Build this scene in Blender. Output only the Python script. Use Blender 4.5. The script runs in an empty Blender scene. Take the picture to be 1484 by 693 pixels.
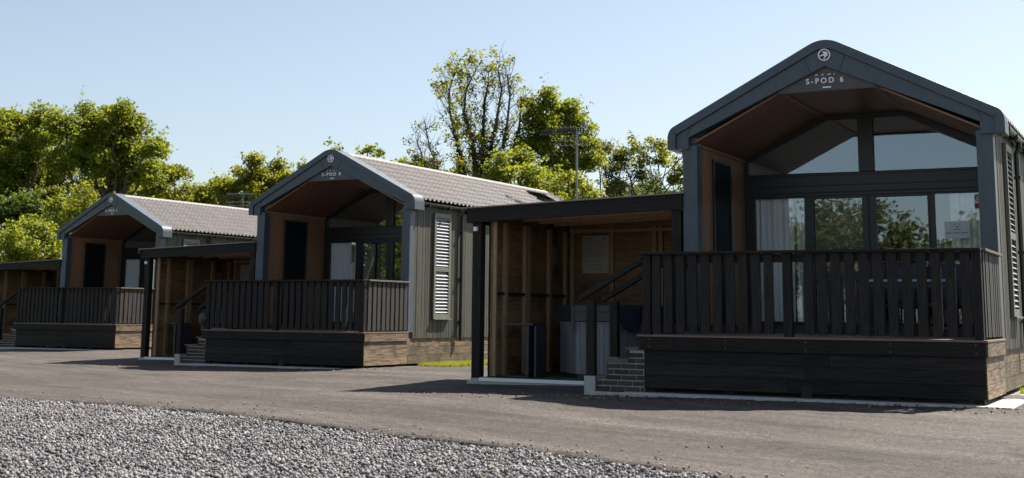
import bpy, bmesh, math, random
import numpy as np
from mathutils import Matrix, Vector
rnd = random.Random(7)
rng = np.random.default_rng(11)
C = bpy.context.scene.collection
R = math.radians

# ------------------------------------------------------------------ materials
def newmat(name):
    m = bpy.data.materials.new(name); m.use_nodes = True
    nt = m.node_tree
    return m, nt, nt.nodes['Principled BSDF']

def rgb(c): return (c[0], c[1], c[2], 1)

def varied(name, c1, c2, scale=(3, 3, 3), rough=.6, noise=4., island=.25, bump=.1, metal=0, spec=.5, detail=6, bdist=.01, contrast=.0, c3=None, blot=0.0, rrough=0.0):
    """colour from anisotropic noise between c1 and c2, each separate board a little lighter or darker"""
    m, nt, b = newmat(name)
    N, L = nt.nodes, nt.links
    tc = N.new('ShaderNodeTexCoord'); mp = N.new('ShaderNodeMapping'); mp.inputs['Scale'].default_value = scale
    geo = N.new('ShaderNodeNewGeometry')
    addv = N.new('ShaderNodeVectorMath'); addv.operation = 'MULTIPLY_ADD'
    comb = N.new('ShaderNodeCombineXYZ')
    for i in range(3): L.new(geo.outputs['Random Per Island'], comb.inputs[i])
    L.new(comb.outputs[0], addv.inputs[0]); addv.inputs[1].default_value = (17, 29, 41)
    L.new(tc.outputs['Object'], mp.inputs['Vector']); L.new(mp.outputs[0], addv.inputs[2])
    nz = N.new('ShaderNodeTexNoise'); nz.inputs['Scale'].default_value = noise; nz.inputs['Detail'].default_value = detail
    nz.inputs['Roughness'].default_value = .65
    L.new(addv.outputs[0], nz.inputs['Vector'])
    cr = N.new('ShaderNodeValToRGB')
    cr.color_ramp.elements[0].position = .3 + contrast; cr.color_ramp.elements[1].position = .7 - contrast
    cr.color_ramp.elements[0].color = rgb(c1); cr.color_ramp.elements[1].color = rgb(c2)
    L.new(nz.outputs['Fac'], cr.inputs['Fac'])
    col = cr.outputs[0]
    if c3:
        n2 = N.new('ShaderNodeTexNoise'); n2.inputs['Scale'].default_value = blot or 1.2; n2.inputs['Detail'].default_value = 5
        L.new(tc.outputs['Object'], n2.inputs['Vector'])
        r2 = N.new('ShaderNodeValToRGB'); r2.color_ramp.elements[0].position = .5; r2.color_ramp.elements[1].position = .68
        L.new(n2.outputs['Fac'], r2.inputs['Fac'])
        mx = N.new('ShaderNodeMix'); mx.data_type = 'RGBA'
        L.new(r2.outputs[0], mx.inputs['Factor']); L.new(col, mx.inputs['A']); mx.inputs['B'].default_value = rgb(c3)
        col = mx.outputs['Result']
    if island:
        mr = N.new('ShaderNodeMapRange'); mr.inputs['To Min'].default_value = 1 - island; mr.inputs['To Max'].default_value = 1 + island
        L.new(geo.outputs['Random Per Island'], mr.inputs['Value'])
        vm = N.new('ShaderNodeVectorMath'); vm.operation = 'SCALE'
        L.new(col, vm.inputs[0]); L.new(mr.outputs[0], vm.inputs['Scale'])
        col = vm.outputs[0]
    L.new(col, b.inputs['Base Color'])
    b.inputs['Roughness'].default_value = rough; b.inputs['Metallic'].default_value = metal
    b.inputs['Specular IOR Level'].default_value = spec
    if rrough:
        mr = N.new('ShaderNodeMapRange'); mr.inputs['To Min'].default_value = rough - rrough; mr.inputs['To Max'].default_value = rough + rrough
        L.new(nz.outputs['Fac'], mr.inputs['Value']); L.new(mr.outputs[0], b.inputs['Roughness'])
    if bump:
        bp = N.new('ShaderNodeBump'); bp.inputs['Strength'].default_value = bump; bp.inputs['Distance'].default_value = bdist
        L.new(nz.outputs['Fac'], bp.inputs['Height']); L.new(bp.outputs[0], b.inputs['Normal'])
    return m

M = {}
M['trim'] = varied('blue_grey_painted_metal', (.046, .062, .079), (.070, .093, .115), (2.5, 2.5, .8), .45, 3.5, 0, .03, rrough=.08)
M['frame'] = varied('anthracite_frame', (.011, .014, .018), (.017, .020, .025), (1, 1, 1), .4, 3, 0, 0)
M['cladding'] = varied('grey_timber_cladding', (.024, .024, .016), (.076, .071, .049), (14, 14, .7), .62, 3, .3, .3, contrast=.03)
M['shutter'] = varied('shutter_paint', (.12, .12, .095), (.17, .17, .135), (6, 6, 1), .55, 4, .08, .1)
M['slat'] = varied('pale_slat', (.20, .22, .24), (.28, .30, .32), (2, 2, 2), .45, 4, .08, 0)
M['porch'] = varied('brown_porch_boards', (.23, .115, .060), (.38, .20, .108), (18, 18, .8), .5, 3, .14, .12)
M['ceiling'] = varied('red_brown_ceiling', (.175, .082, .048), (.27, .132, .080), (1.2, 16, 16), .45, 3, .1, .08)
M['ceiltrim'] = varied('ceiling_trim', (.27, .19, .15), (.33, .24, .19), (8, 1, 8), .5, 3, 0, .05)
M['sign'] = varied('grey_sign_panel', (.060, .055, .058), (.085, .077, .08), (1, 1, 1), .45, 3, 0, .02)
M['white'] = varied('white_lettering', (.86, .87, .88), (.9, .9, .9), (1, 1, 1), .35, 3, 0, 0)
M['stain'] = varied('black_stained_timber', (.009, .0085, .009), (.034, .030, .028), (1.0, 16, 16), .62, 3, .38, .4, contrast=.02, spec=.18)
M['stainv'] = varied('black_stained_upright', (.009, .0085, .009), (.036, .031, .028), (16, 16, 1.2), .62, 3, .42, .4, contrast=.02, spec=.18)
M['sideboard'] = varied('weathered_sunlit_board', (.050, .036, .022), (.30, .205, .12), (16, 1.2, 16), .7, 2.5, .28, .5, contrast=.05, c3=(.07, .06, .03), blot=3.4)  # weathered boards; sunlight on the deck side is put into the lighter brown
M['sideup'] = varied('weathered_brown_upright', (.011, .010, .009), (.042, .034, .028), (16, 16, 1.2), .7, 3, .3, .4)
M['captan'] = varied('sunlit_rail_cap', (.09, .068, .05), (.17, .13, .09), (12, 1.5, 12), .65, 3, .1, .3)  # side rail cap; sunlight put into the tan, front cap stays black stain
M['composite'] = varied('terracotta_composite_decking', (.17, .105, .075), (.23, .145, .105), (1, 12, 12), .55, 4, .12, .1)
M['plank'] = varied('brown_treated_planks', (.15, .080, .036), (.36, .205, .098), (14, 1.4, 14), .72, 2.5, .28, .35, contrast=.03, c3=(.08, .044, .022), blot=1.6)
M['plankb'] = varied('brown_back_planks', (.15, .080, .036), (.36, .205, .098), (1.4, 14, 14), .72, 2.5, .28, .35, contrast=.03, c3=(.08, .044, .022), blot=1.6)
M['stud'] = varied('pale_timber_stud', (.27, .17, .088), (.45, .30, .165), (14, 14, 1.1), .7, 2.5, .16, .3)
M['concrete'] = varied('pale_concrete', (.36, .35, .33), (.50, .49, .46), (1, 1, 1), .85, 6, 0, .25, detail=10)
M['turf'] = varied('artificial_turf', (.02, .055, .012), (.05, .11, .02), (40, 40, 40), .9, 3, 0, .4)
M['brick'] = varied('dark_brick', (.035, .028, .027), (.075, .056, .05), (4, 4, 4), .85, 8, .3, .3)
M['brickcap'] = varied('pale_brick_tread', (.12, .09, .072), (.19, .145, .115), (4, 4, 4), .85, 8, .3, .3)
M['mortar'] = varied('grey_mortar', (.34, .325, .315), (.46, .44, .42), (4, 4, 4), .9, 8, 0, .3)
M['tubside'] = varied('grey_tub_panel', (.145, .15, .165), (.20, .205, .222), (10, 10, .8), .5, 3, .1, .05)
M['cover'] = varied('navy_vinyl_cover', (.014, .019, .028), (.026, .032, .044), (3, 3, 3), .42, 4, 0, .1)
M['dark'] = varied('dark_plastic', (.022, .027, .036), (.032, .038, .048), (2, 2, 2), .45, 4, 0, .02)
M['gutter'] = varied('black_gutter', (.012, .012, .012), (.024, .022, .020), (2, 2, 2), .35, 4, 0, 0)
M['paper'] = varied('printed_paper', (.36, .33, .31), (.44, .41, .38), (1, 1, 1), .6, 4, 0, 0)
M['ink'] = varied('grey_ink', (.16, .15, .16), (.22, .20, .21), (1, 1, 1), .6, 4, 0, 0)
M['card'] = varied('white_card', (.74, .78, .84), (.8, .83, .88), (1, 1, 1), .5, 4, 0, 0)
M['red'] = varied('dark_red_sticker', (.28, .03, .03), (.34, .04, .035), (1, 1, 1), .5, 4, 0, 0)
M['interior'] = varied('interior_lining', (.34, .33, .31), (.42, .40, .38), (1, 1, 1), .7, 3, 0, 0)
M['floor'] = varied('interior_floor', (.12, .08, .05), (.18, .12, .08), (1, 8, 8), .5, 3, 0, 0)
M['tabletop'] = varied('pale_table_top', (.35, .34, .33), (.42, .41, .40), (1, 1, 1), .4, 3, 0, 0)
M['chairfab'] = varied('navy_chair_weave', (.03, .04, .062), (.05, .062, .09), (9, 9, 9), .7, 5, 0, .2)
M['steel'] = varied('galvanised_steel', (.16, .165, .17), (.24, .24, .24), (3, 3, 3), .4, 3, 0, 0, metal=.6)
M['bark'] = varied('grey_brown_bark', (.05, .038, .026), (.13, .10, .072), (4, 4, 1), .9, 5, 0, .5, bdist=.03)
M['lamp'] = varied('white_lamp_housing', (.82, .82, .84), (.9, .9, .9), (1, 1, 1), .3, 3, 0, 0)

M['litter'] = varied('dry_leaf_litter', (.10, .065, .03), (.26, .19, .10), (1, 1, 1), .8, 3, .5, 0)
def roof_mat():
    m = varied('warm_grey_metal_tiles', (.192, .172, .160), (.225, .202, .188), (1, 1, 1), .68, 1.3, 0, .05, rrough=.04)
    return m
M['roof'] = roof_mat()

def glass_mat():
    m, nt, b = newmat('coated_window_glass')
    N, L = nt.nodes, nt.links; N.remove(b)
    out = [n for n in N if n.type == 'OUTPUT_MATERIAL'][0]
    tr = N.new('ShaderNodeBsdfTransparent'); tr.inputs[0].default_value = (.985, .995, 1, 1)
    gl = N.new('ShaderNodeBsdfGlossy'); gl.inputs['Roughness'].default_value = .012; gl.inputs['Color'].default_value = (.80, .93, 1, 1)
    fr = N.new('ShaderNodeFresnel'); fr.inputs['IOR'].default_value = 1.9
    ma = N.new('ShaderNodeMath'); ma.operation = 'MULTIPLY_ADD'; ma.inputs[1].default_value = 1.0; ma.inputs[2].default_value = .12; ma.use_clamp = True
    # slight waviness of real panes
    nz = N.new('ShaderNodeTexNoise'); nz.inputs['Scale'].default_value = 1.7; nz.inputs['Detail'].default_value = 1
    tc = N.new('ShaderNodeTexCoord'); L.new(tc.outputs['Object'], nz.inputs['Vector'])
    bp = N.new('ShaderNodeBump'); bp.inputs['Strength'].default_value = .05; bp.inputs['Distance'].default_value = .02
    L.new(nz.outputs['Fac'], bp.inputs['Height']); L.new(bp.outputs[0], gl.inputs['Normal'])
    mx = N.new('ShaderNodeMixShader')
    geo = N.new('ShaderNodeNewGeometry'); inv = N.new('ShaderNodeMath'); inv.operation = 'SUBTRACT'; inv.inputs[0].default_value = 1; L.new(geo.outputs['Backfacing'], inv.inputs[1])
    mu = N.new('ShaderNodeMath'); mu.operation = 'MULTIPLY'; L.new(ma.outputs[0], mu.inputs[0]); L.new(inv.outputs[0], mu.inputs[1])
    L.new(fr.outputs[0], ma.inputs[0]); L.new(mu.outputs[0], mx.inputs[0]); L.new(tr.outputs[0], mx.inputs[1]); L.new(gl.outputs[0], mx.inputs[2])
    L.new(mx.outputs[0], out.inputs['Surface'])
    return m
M['glass'] = glass_mat()

def cloth_mat():
    m, nt, b = newmat('white_curtain')
    N, L = nt.nodes, nt.links
    out = [n for n in N if n.type == 'OUTPUT_MATERIAL'][0]
    b.inputs['Base Color'].default_value = (.9, .9, .9, 1); b.inputs['Roughness'].default_value = .9
    tl = N.new('ShaderNodeBsdfTranslucent'); tl.inputs[0].default_value = (.8, .8, .78, 1)
    mx = N.new('ShaderNodeMixShader'); mx.inputs[0].default_value = .06
    L.new(b.outputs[0], mx.inputs[1]); L.new(tl.outputs[0], mx.inputs[2]); L.new(mx.outputs[0], out.inputs['Surface'])
    return m
M['curtain'] = cloth_mat()

def leaf_mat(name, ca, cb, cc, trans=(.32, .42, .03), tf=.42):
    m, nt, b = newmat(name)
    N, L = nt.nodes, nt.links
    out = [n for n in N if n.type == 'OUTPUT_MATERIAL'][0]
    geo = N.new('ShaderNodeNewGeometry')
    cr = N.new('ShaderNodeValToRGB'); cr.color_ramp.elements[0].color = rgb(ca); cr.color_ramp.elements[1].color = rgb(cc)
    e = cr.color_ramp.elements.new(.5); e.color = rgb(cb)
    tc = N.new('ShaderNodeTexCoord')
    nz = N.new('ShaderNodeTexNoise'); nz.inputs['Scale'].default_value = .55; nz.inputs['Detail'].default_value = 3
    L.new(tc.outputs['Object'], nz.inputs['Vector'])
    ad = N.new('ShaderNodeMath'); ad.operation = 'MULTIPLY_ADD'; ad.inputs[1].default_value = .5
    sc = N.new('ShaderNodeMath'); sc.operation = 'MULTIPLY_ADD'; sc.inputs[1].default_value = 1.6; sc.inputs[2].default_value = -.52
    L.new(nz.outputs['Fac'], sc.inputs[0]); L.new(geo.outputs['Random Per Island'], ad.inputs[0]); L.new(sc.outputs[0], ad.inputs[2])
    L.new(ad.outputs[0], cr.inputs['Fac']); L.new(cr.outputs[0], b.inputs['Base Color'])
    b.inputs['Roughness'].default_value = .55; b.inputs['Specular IOR Level'].default_value = .35
    tl = N.new('ShaderNodeBsdfTranslucent')
    vm = N.new('ShaderNodeMix'); vm.data_type = 'RGBA'; vm.inputs['Factor'].default_value = .35
    vm.inputs['A'].default_value = rgb(trans); L.new(cr.outputs[0], vm.inputs['B']); L.new(vm.outputs['Result'], tl.inputs[0])
    mx = N.new('ShaderNodeMixShader'); mx.inputs[0].default_value = tf
    L.new(b.outputs[0], mx.inputs[1]); L.new(tl.outputs[0], mx.inputs[2]); L.new(mx.outputs[0], out.inputs['Surface'])
    return m
M['leafA'] = leaf_mat('spring_leaf_green', (.038, .058, .008), (.095, .122, .011), (.18, .20, .014), (.50, .54, .03))
M['leafB'] = leaf_mat('spring_leaf_yellow', (.055, .070, .008), (.115, .132, .011), (.19, .188, .014), (.52, .52, .03))
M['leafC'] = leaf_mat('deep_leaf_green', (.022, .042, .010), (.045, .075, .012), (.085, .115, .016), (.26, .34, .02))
M['leafD'] = leaf_mat('olive_leaf', (.05, .062, .022), (.09, .10, .035), (.15, .14, .06), (.30, .32, .08))
M['ivy'] = leaf_mat('ivy_leaf', (.012, .022, .008), (.022, .038, .010), (.04, .06, .012), (.10, .14, .03), .2)
M['grassblade'] = leaf_mat('grass_blade', (.14, .17, .02), (.26, .28, .03), (.38, .35, .05), (.6, .6, .06), .35)

def tarmac_mat():
    m, nt, b = newmat('worn_tarmac'); N, L = nt.nodes, nt.links
    tc = N.new('ShaderNodeTexCoord')
    def noise(scale, det, mapscale=None, rot=0, rough=.6):
        n = N.new('ShaderNodeTexNoise'); n.inputs['Scale'].default_value = scale; n.inputs['Detail'].default_value = det; n.inputs['Roughness'].default_value = rough
        src = tc.outputs['Object']
        if mapscale:
            mp = N.new('ShaderNodeMapping'); mp.inputs['Rotation'].default_value = (0, 0, rot); 
            mp2 = N.new('ShaderNodeMapping'); mp2.inputs['Scale'].default_value = mapscale
            L.new(src, mp.inputs['Vector']); L.new(mp.outputs[0], mp2.inputs['Vector']); src = mp2.outputs[0]
        L.new(src, n.inputs['Vector']); return n
    big = noise(.55, 5); streak = noise(2.2, 6, (.16, 1.6, 1), R(50)); fine = noise(60, 3, rough=.85); mid = noise(9, 8, rough=.75)
    cr = N.new('ShaderNodeValToRGB'); cr.color_ramp.elements[0].position = .38; cr.color_ramp.elements[1].position = .64
    cr.color_ramp.elements[0].color = (.040, .035, .032, 1); cr.color_ramp.elements[1].color = (.115, .099, .087, 1)
    a = N.new('ShaderNodeMath'); a.operation = 'MULTIPLY_ADD'; a.inputs[1].default_value = .42
    a2 = N.new('ShaderNodeMath'); a2.operation = 'MULTIPLY_ADD'; a2.inputs[1].default_value = .36
    a3 = N.new('ShaderNodeMath'); a3.operation = 'MULTIPLY'; a3.inputs[1].default_value = .22
    L.new(streak.outputs['Fac'], a.inputs[0]); L.new(a2.outputs[0], a.inputs[2]); L.new(mid.outputs['Fac'], a2.inputs[0]); L.new(a3.outputs[0], a2.inputs[2]); L.new(big.outputs['Fac'], a3.inputs[0])
    L.new(a.outputs[0], cr.inputs['Fac'])
    # aggregate speckle
    sp = N.new('ShaderNodeValToRGB'); sp.color_ramp.elements[0].position = .36; sp.color_ramp.elements[1].position = .70
    sp.color_ramp.elements[0].color = (.25, .25, .25, 1); sp.color_ramp.elements[1].color = (2.1, 2.05, 2.0, 1)
    L.new(fine.outputs['Fac'], sp.inputs['Fac'])
    mx = N.new('ShaderNodeMix'); mx.data_type = 'RGBA'; mx.blend_type = 'MULTIPLY'; mx.inputs['Factor'].default_value = 1
    L.new(cr.outputs[0], mx.inputs['A']); L.new(sp.outputs[0], mx.inputs['B'])
    gr2 = noise(24, 4, rough=.9); g2r = N.new('ShaderNodeValToRGB'); g2r.color_ramp.elements[0].position = .38; g2r.color_ramp.elements[1].position = .64
    g2r.color_ramp.elements[0].color = (.45, .44, .44, 1); g2r.color_ramp.elements[1].color = (1.5, 1.47, 1.44, 1); L.new(gr2.outputs['Fac'], g2r.inputs['Fac'])
    mxg = N.new('ShaderNodeMix'); mxg.data_type = 'RGBA'; mxg.blend_type = 'MULTIPLY'; mxg.inputs['Factor'].default_value = 1
    L.new(mx.outputs['Result'], mxg.inputs['A']); L.new(g2r.outputs[0], mxg.inputs['B']); mx = mxg
    # dusty pale scuffs
    du = noise(3.1, 9, (.3, 2.4, 1), R(35), .8)
    dr = N.new('ShaderNodeValToRGB'); dr.color_ramp.elements[0].position = .64; dr.color_ramp.elements[1].position = .80
    L.new(du.outputs['Fac'], dr.inputs['Fac'])
    m2 = N.new('ShaderNodeMix'); m2.data_type = 'RGBA'; L.new(dr.outputs[0], m2.inputs['Factor']); L.new(mx.outputs['Result'], m2.inputs['A']); m2.inputs['B'].default_value = (.17, .148, .125, 1)
    tr = noise(.9, 3, (.05, 1.1, 1), R(53.5), .5); trr = N.new('ShaderNodeMapRange'); trr.inputs['From Min'].default_value = .36; trr.inputs['From Max'].default_value = .62; trr.inputs['To Min'].default_value = .74; trr.inputs['To Max'].default_value = 1.12
    L.new(tr.outputs['Fac'], trr.inputs['Value'])
    vo = N.new('ShaderNodeTexVoronoi'); vo.feature = 'DISTANCE_TO_EDGE'; vo.inputs['Scale'].default_value = .45
    wn = noise(2.5, 6); vm0 = N.new('ShaderNodeVectorMath'); vm0.operation = 'MULTIPLY_ADD'; vm0.inputs[1].default_value = (.55, .55, .0); L.new(wn.outputs['Color'], vm0.inputs[0]); L.new(tc.outputs['Object'], vm0.inputs[2]); L.new(vm0.outputs[0], vo.inputs['Vector'])
    ck = N.new('ShaderNodeMapRange'); ck.inputs['From Max'].default_value = .010; ck.inputs['To Min'].default_value = .55; L.new(vo.outputs['Distance'], ck.inputs['Value'])
    pm = noise(.35, 2); pr = N.new('ShaderNodeMapRange'); pr.inputs['From Min'].default_value = .50; pr.inputs['From Max'].default_value = .56; L.new(pm.outputs['Fac'], pr.inputs['Value'])
    cm = N.new('ShaderNodeMix'); cm.inputs['A'].default_value = 1.0; L.new(pr.outputs[0], cm.inputs['Factor']); L.new(ck.outputs[0], cm.inputs['B'])
    mm = N.new('ShaderNodeMath'); mm.operation = 'MULTIPLY'; L.new(trr.outputs[0], mm.inputs[0]); L.new(cm.outputs['Result'], mm.inputs[1])
    vs = N.new('ShaderNodeVectorMath'); vs.operation = 'SCALE'; L.new(m2.outputs['Result'], vs.inputs[0]); L.new(mm.outputs[0], vs.inputs['Scale'])
    L.new(vs.outputs[0], b.inputs['Base Color'])
    b.inputs['Roughness'].default_value = .85; b.inputs['Specular IOR Level'].default_value = .3
    bp = N.new('ShaderNodeBump'); bp.inputs['Strength'].default_value = .9; bp.inputs['Distance'].default_value = .010
    L.new(fine.outputs['Fac'], bp.inputs['Height'])
    bq = N.new('ShaderNodeBump'); bq.inputs['Strength'].default_value = .5; bq.inputs['Distance'].default_value = .03
    L.new(mid.outputs['Fac'], bq.inputs['Height']); L.new(bp.outputs[0], bq.inputs['Normal'])
    L.new(bq.outputs[0], b.inputs['Normal'])
    return m
M['tarmac'] = tarmac_mat()

def stone_mat():
    m, nt, b = newmat('crushed_stone'); N, L = nt.nodes, nt.links
    geo = N.new('ShaderNodeNewGeometry'); cr = N.new('ShaderNodeValToRGB')
    els = [(0, (.058, .057, .064)), (.20, (.105, .102, .110)), (.42, (.16, .154, .161)), (.64, (.212, .203, .208)), (.84, (.275, .26, .26)), (.94, (.21, .165, .12)), (1, (.38, .355, .35))]
    cr.color_ramp.elements[0].color = rgb(els[0][1]); cr.color_ramp.elements[1].color = rgb(els[-1][1])
    for p, c in els[1:-1]:
        e = cr.color_ramp.elements.new(p); e.color = rgb(c)
    L.new(geo.outputs['Random Per Island'], cr.inputs['Fac'])
    tc = N.new('ShaderNodeTexCoord'); nz = N.new('ShaderNodeTexNoise'); nz.inputs['Scale'].default_value = .9; nz.inputs['Detail'].default_value = 4
    L.new(tc.outputs['Object'], nz.inputs['Vector'])
    mr = N.new('ShaderNodeMapRange'); mr.inputs['From Min'].default_value = .3; mr.inputs['From Max'].default_value = .7; mr.inputs['To Min'].default_value = .78; mr.inputs['To Max'].default_value = 1.12
    L.new(nz.outputs['Fac'], mr.inputs['Value'])
    vm = N.new('ShaderNodeVectorMath'); vm.operation = 'SCALE'; L.new(cr.outputs[0], vm.inputs[0]); L.new(mr.outputs[0], vm.inputs['Scale'])
    L.new(vm.outputs[0], b.inputs['Base Color']); b.inputs['Roughness'].default_value = .8
    return m
M['stone'] = stone_mat()
M['bed'] = varied('gravel_bed', (.05, .048, .05), (.20, .19, .19), (1, 1, 1), .9, 55, 0, .8, detail=3)
M['grass'] = varied('field_grass', (.03, .05, .012), (.09, .12, .025), (1, 1, 1), .9, 6, 0, .5)

# ------------------------------------------------------------------ mesh builder
class MB:
    def __init__(s): s.v = []; s.f = []
    def add(s, vs, fs):
        n = len(s.v); s.v += [tuple(p) for p in vs]; s.f += [tuple(i + n for i in f) for f in fs]; return s
    def box(s, x0, x1, y0, y1, z0, z1, mat=None):
        vs = [(x0, y0, z0), (x1, y0, z0), (x1, y1, z0), (x0, y1, z0), (x0, y0, z1), (x1, y0, z1), (x1, y1, z1), (x0, y1, z1)]
        if mat: vs = [tuple(mat @ Vector(p)) for p in vs]
        return s.add(vs, [(0, 3, 2, 1), (4, 5, 6, 7), (0, 1, 5, 4), (1, 2, 6, 5), (2, 3, 7, 6), (3, 0, 4, 7)])
    def prism_v(s, poly, v0, v1):
        """polygon in (u, z) pushed along v"""
        n = len(poly)
        vs = [(p[0], v0, p[1]) for p in poly] + [(p[0], v1, p[1]) for p in poly]
        fs = [tuple(range(n)), tuple(range(2 * n - 1, n - 1, -1))] + [(i, i + n, (i + 1) % n + n, (i + 1) % n) for i in range(n)]
        return s.add(vs, fs)
    def prism_z(s, poly, z0, z1):
        n = len(poly)
        vs = [(p[0], p[1], z0) for p in poly] + [(p[0], p[1], z1) for p in poly]
        fs = [tuple(range(n - 1, -1, -1)), tuple(range(n, 2 * n))] + [(i, (i + 1) % n, (i + 1) % n + n, i + n) for i in range(n)]
        return s.add(vs, fs)
    def bar(s, a, b, w, h, up=(0, 0, 1)):
        a = Vector(a); b = Vector(b); d = (b - a); L = d.length; d.normalize()
        side = d.cross(Vector(up)); side.normalize(); u = side.cross(d)
        vs = []
        for p in (a, b):
            for sx, sz in ((-1, -1), (1, -1), (1, 1), (-1, 1)): vs.append(tuple(p + side * sx * w / 2 + u * sz * h / 2))
        return s.add(vs, [(0, 1, 2, 3), (7, 6, 5, 4), (0, 4, 5, 1), (1, 5, 6, 2), (2, 6, 7, 3), (3, 7, 4, 0)])
    def tube(s, pts, rad, n=6, cap=True):
        pts = [Vector(p) for p in pts]; base = len(s.v); ref = None
        for i, p in enumerate(pts):
            d = (pts[min(i + 1, len(pts) - 1)] - pts[max(i - 1, 0)]); d.normalize()
            if ref is None: ref = d.orthogonal().normalized()
            x = (ref - d * ref.dot(d)); x.normalize(); ref = x; y = d.cross(x)
            r = rad[i] if hasattr(rad, '__len__') else rad
            for k in range(n):
                a = 2 * math.pi * k / n; s.v.append(tuple(p + x * math.cos(a) * r + y * math.sin(a) * r))
        for i in range(len(pts) - 1):
            for k in range(n):
                a = base + i * n + k; b = base + i * n + (k + 1) % n
                s.f.append((a, b, b + n, a + n))
        if cap:
            s.f.append(tuple(base + k for k in range(n - 1, -1, -1))); e = base + (len(pts) - 1) * n
            s.f.append(tuple(e + k for k in range(n)))
        return s
    def lathe(s, cx, cy, prof, n=20):
        base = len(s.v)
        for (r, z) in prof:
            for k in range(n):
                a = 2 * math.pi * k / n; s.v.append((cx + r * math.cos(a), cy + r * math.sin(a), z))
        for i in range(len(prof) - 1):
            for k in range(n):
                a = base + i * n + k; b = base + i * n + (k + 1) % n; s.f.append((a, b, b + n, a + n))
        s.f.append(tuple(base + k for k in range(n - 1, -1, -1))); e = base + (len(prof) - 1) * n
        s.f.append(tuple(e + k for k in range(n)))
        return s
    def build(s, name, mat, parent=None, bevel=0, smooth=False, fix=True):
        me = bpy.data.meshes.new(name)
        off = Vector((0, 0, 0)); q = parent
        while q is not None: off += Vector(q.get('_b', (0, 0, 0))); q = q.parent
        vs = [(a - off.x, b - off.y, c - off.z) for a, b, c in s.v]
        me.from_pydata(vs, [], s.f); me.update()
        if fix:
            bm = bmesh.new(); bm.from_mesh(me); bmesh.ops.recalc_face_normals(bm, faces=bm.faces); bm.to_mesh(me); bm.free()
        if smooth:
            for p in me.polygons: p.use_smooth = True
        me.materials.append(M[mat] if isinstance(mat, str) else mat)
        o = bpy.data.objects.new(name, me); C.objects.link(o)
        if parent: o.parent = parent
        if bevel:
            bv = o.modifiers.new('bevel', 'BEVEL'); bv.width = bevel; bv.segments = 2; bv.limit_method = 'ANGLE'
        return o

def tag(o, label=None, cat=None, group=None, kind=None):
    if label: o['label'] = label
    if cat: o['category'] = cat
    if group: o['group'] = group
    if kind: o['kind'] = kind
    return o
def thing(name, base, label, cat, group=None):
    o = bpy.data.objects.new(name, None); C.objects.link(o); o.location = base; o['_b'] = tuple(base)
    o.empty_display_size = .2
    return tag(o, label, cat, group)
def copy_tree(o, parent=None):
    c = o.copy(); C.objects.link(c); c.parent = parent
    for ch in o.children: copy_tree(ch, c)
    return c

# ------------------------------------------------------------------ camera (measured from the photograph)
F, PITCH, ROLL, PPY, EYE = 1865.077, R(9.111), R(0.577), 156.18, 1.2
fwd = Vector((0, math.cos(PITCH), math.sin(PITCH))); up0 = Vector((0, -math.sin(PITCH), math.cos(PITCH))); ri0 = Vector((1, 0, 0))
ri = ri0 * math.cos(ROLL) + up0 * math.sin(ROLL); up = up0 * math.cos(ROLL) - ri0 * math.sin(ROLL)
cam = bpy.data.cameras.new('camera'); co = bpy.data.objects.new('camera', cam); C.objects.link(co)
co.matrix_world = Matrix(((ri.x, up.x, -fwd.x, 0), (ri.y, up.y, -fwd.y, 0), (ri.z, up.z, -fwd.z, EYE), (0, 0, 0, 1)))
cam.sensor_width = 36; cam.lens = F / 1484 * 36; cam.shift_x = 0; cam.shift_y = (PPY - 346.5) / 1484
cam.clip_start = .1; cam.clip_end = 3000
cam.dof.use_dof = True; cam.dof.focus_distance = 17.5; cam.dof.aperture_fstop = 3.5
bpy.context.scene.camera = co

def at(px, py, Y):
    """the point Y metres ahead of the camera, in the direction of a spot measured in the photograph"""
    d = fwd + ri * ((px - 742) / F) - up * ((py - PPY) / F)
    p = d * (Y / d.y); return Vector((p.x, p.y, p.z + EYE))

PODS = {'A': (6.465, 17.109, -.254, -27.579), 'B': (-2.231, 28.945, -.407, -28.78), 'C': (-10.961, 40.628, -.423, -29.37)}
def podM(k):
    x, y, z, a = PODS[k]
    return Matrix.Translation((x, y, z + EYE)) @ Matrix.Rotation(R(a), 4, 'Z')

# ------------------------------------------------------------------ terrain
A0 = np.array([6.465, 17.109]); ROW = np.array([-.595, .804]); PER = np.array([-.804, -.595])
def g(x, y):
    x = np.asarray(x, float); y = np.asarray(y, float)
    s = (x - A0[0]) * ROW[0] + (y - A0[1]) * ROW[1]; t = (x - A0[0]) * PER[0] + (y - A0[1]) * PER[1]
    f = np.interp(s, [-40, -6, .8, 3.0, 6.5, 14.7, 18.5, 22, 29, 45], [.19, .184, .181, .196, .160, .034, .027, .022, .016, .008])
    return f - .022 * np.clip(t - 1.5, 0, 6) 

def grid_obj(name, P, mat, smooth=True):
    n, m = P.shape[:2]
    me = bpy.data.meshes.new(name)
    idx = np.arange(n * m).reshape(n, m)
    fs = np.stack([idx[:-1, :-1], idx[1:, :-1], idx[1:, 1:], idx[:-1, 1:]], -1).reshape(-1, 4)
    me.from_pydata(P.reshape(-1, 3).tolist(), [], fs.tolist()); me.update()
    me.materials.append(M[mat])
    if smooth:
        for p in me.polygons: p.use_smooth = True
    o = bpy.data.objects.new(name, me); C.objects.link(o)
    return o

xs = np.concatenate([np.linspace(-1500, -60, 14), np.linspace(-55, 55, 90), np.linspace(60, 1500, 14)])
ys = np.concatenate([np.linspace(-1500, -60, 14), np.linspace(-55, 110, 110), np.linspace(120, 2000, 14)])
X, Y = np.meshgrid(xs, ys, indexing='ij')
tag(grid_obj('ground', np.stack([X, Y, g(X, Y) - .09], -1), 'grass'), kind='structure')

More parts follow.
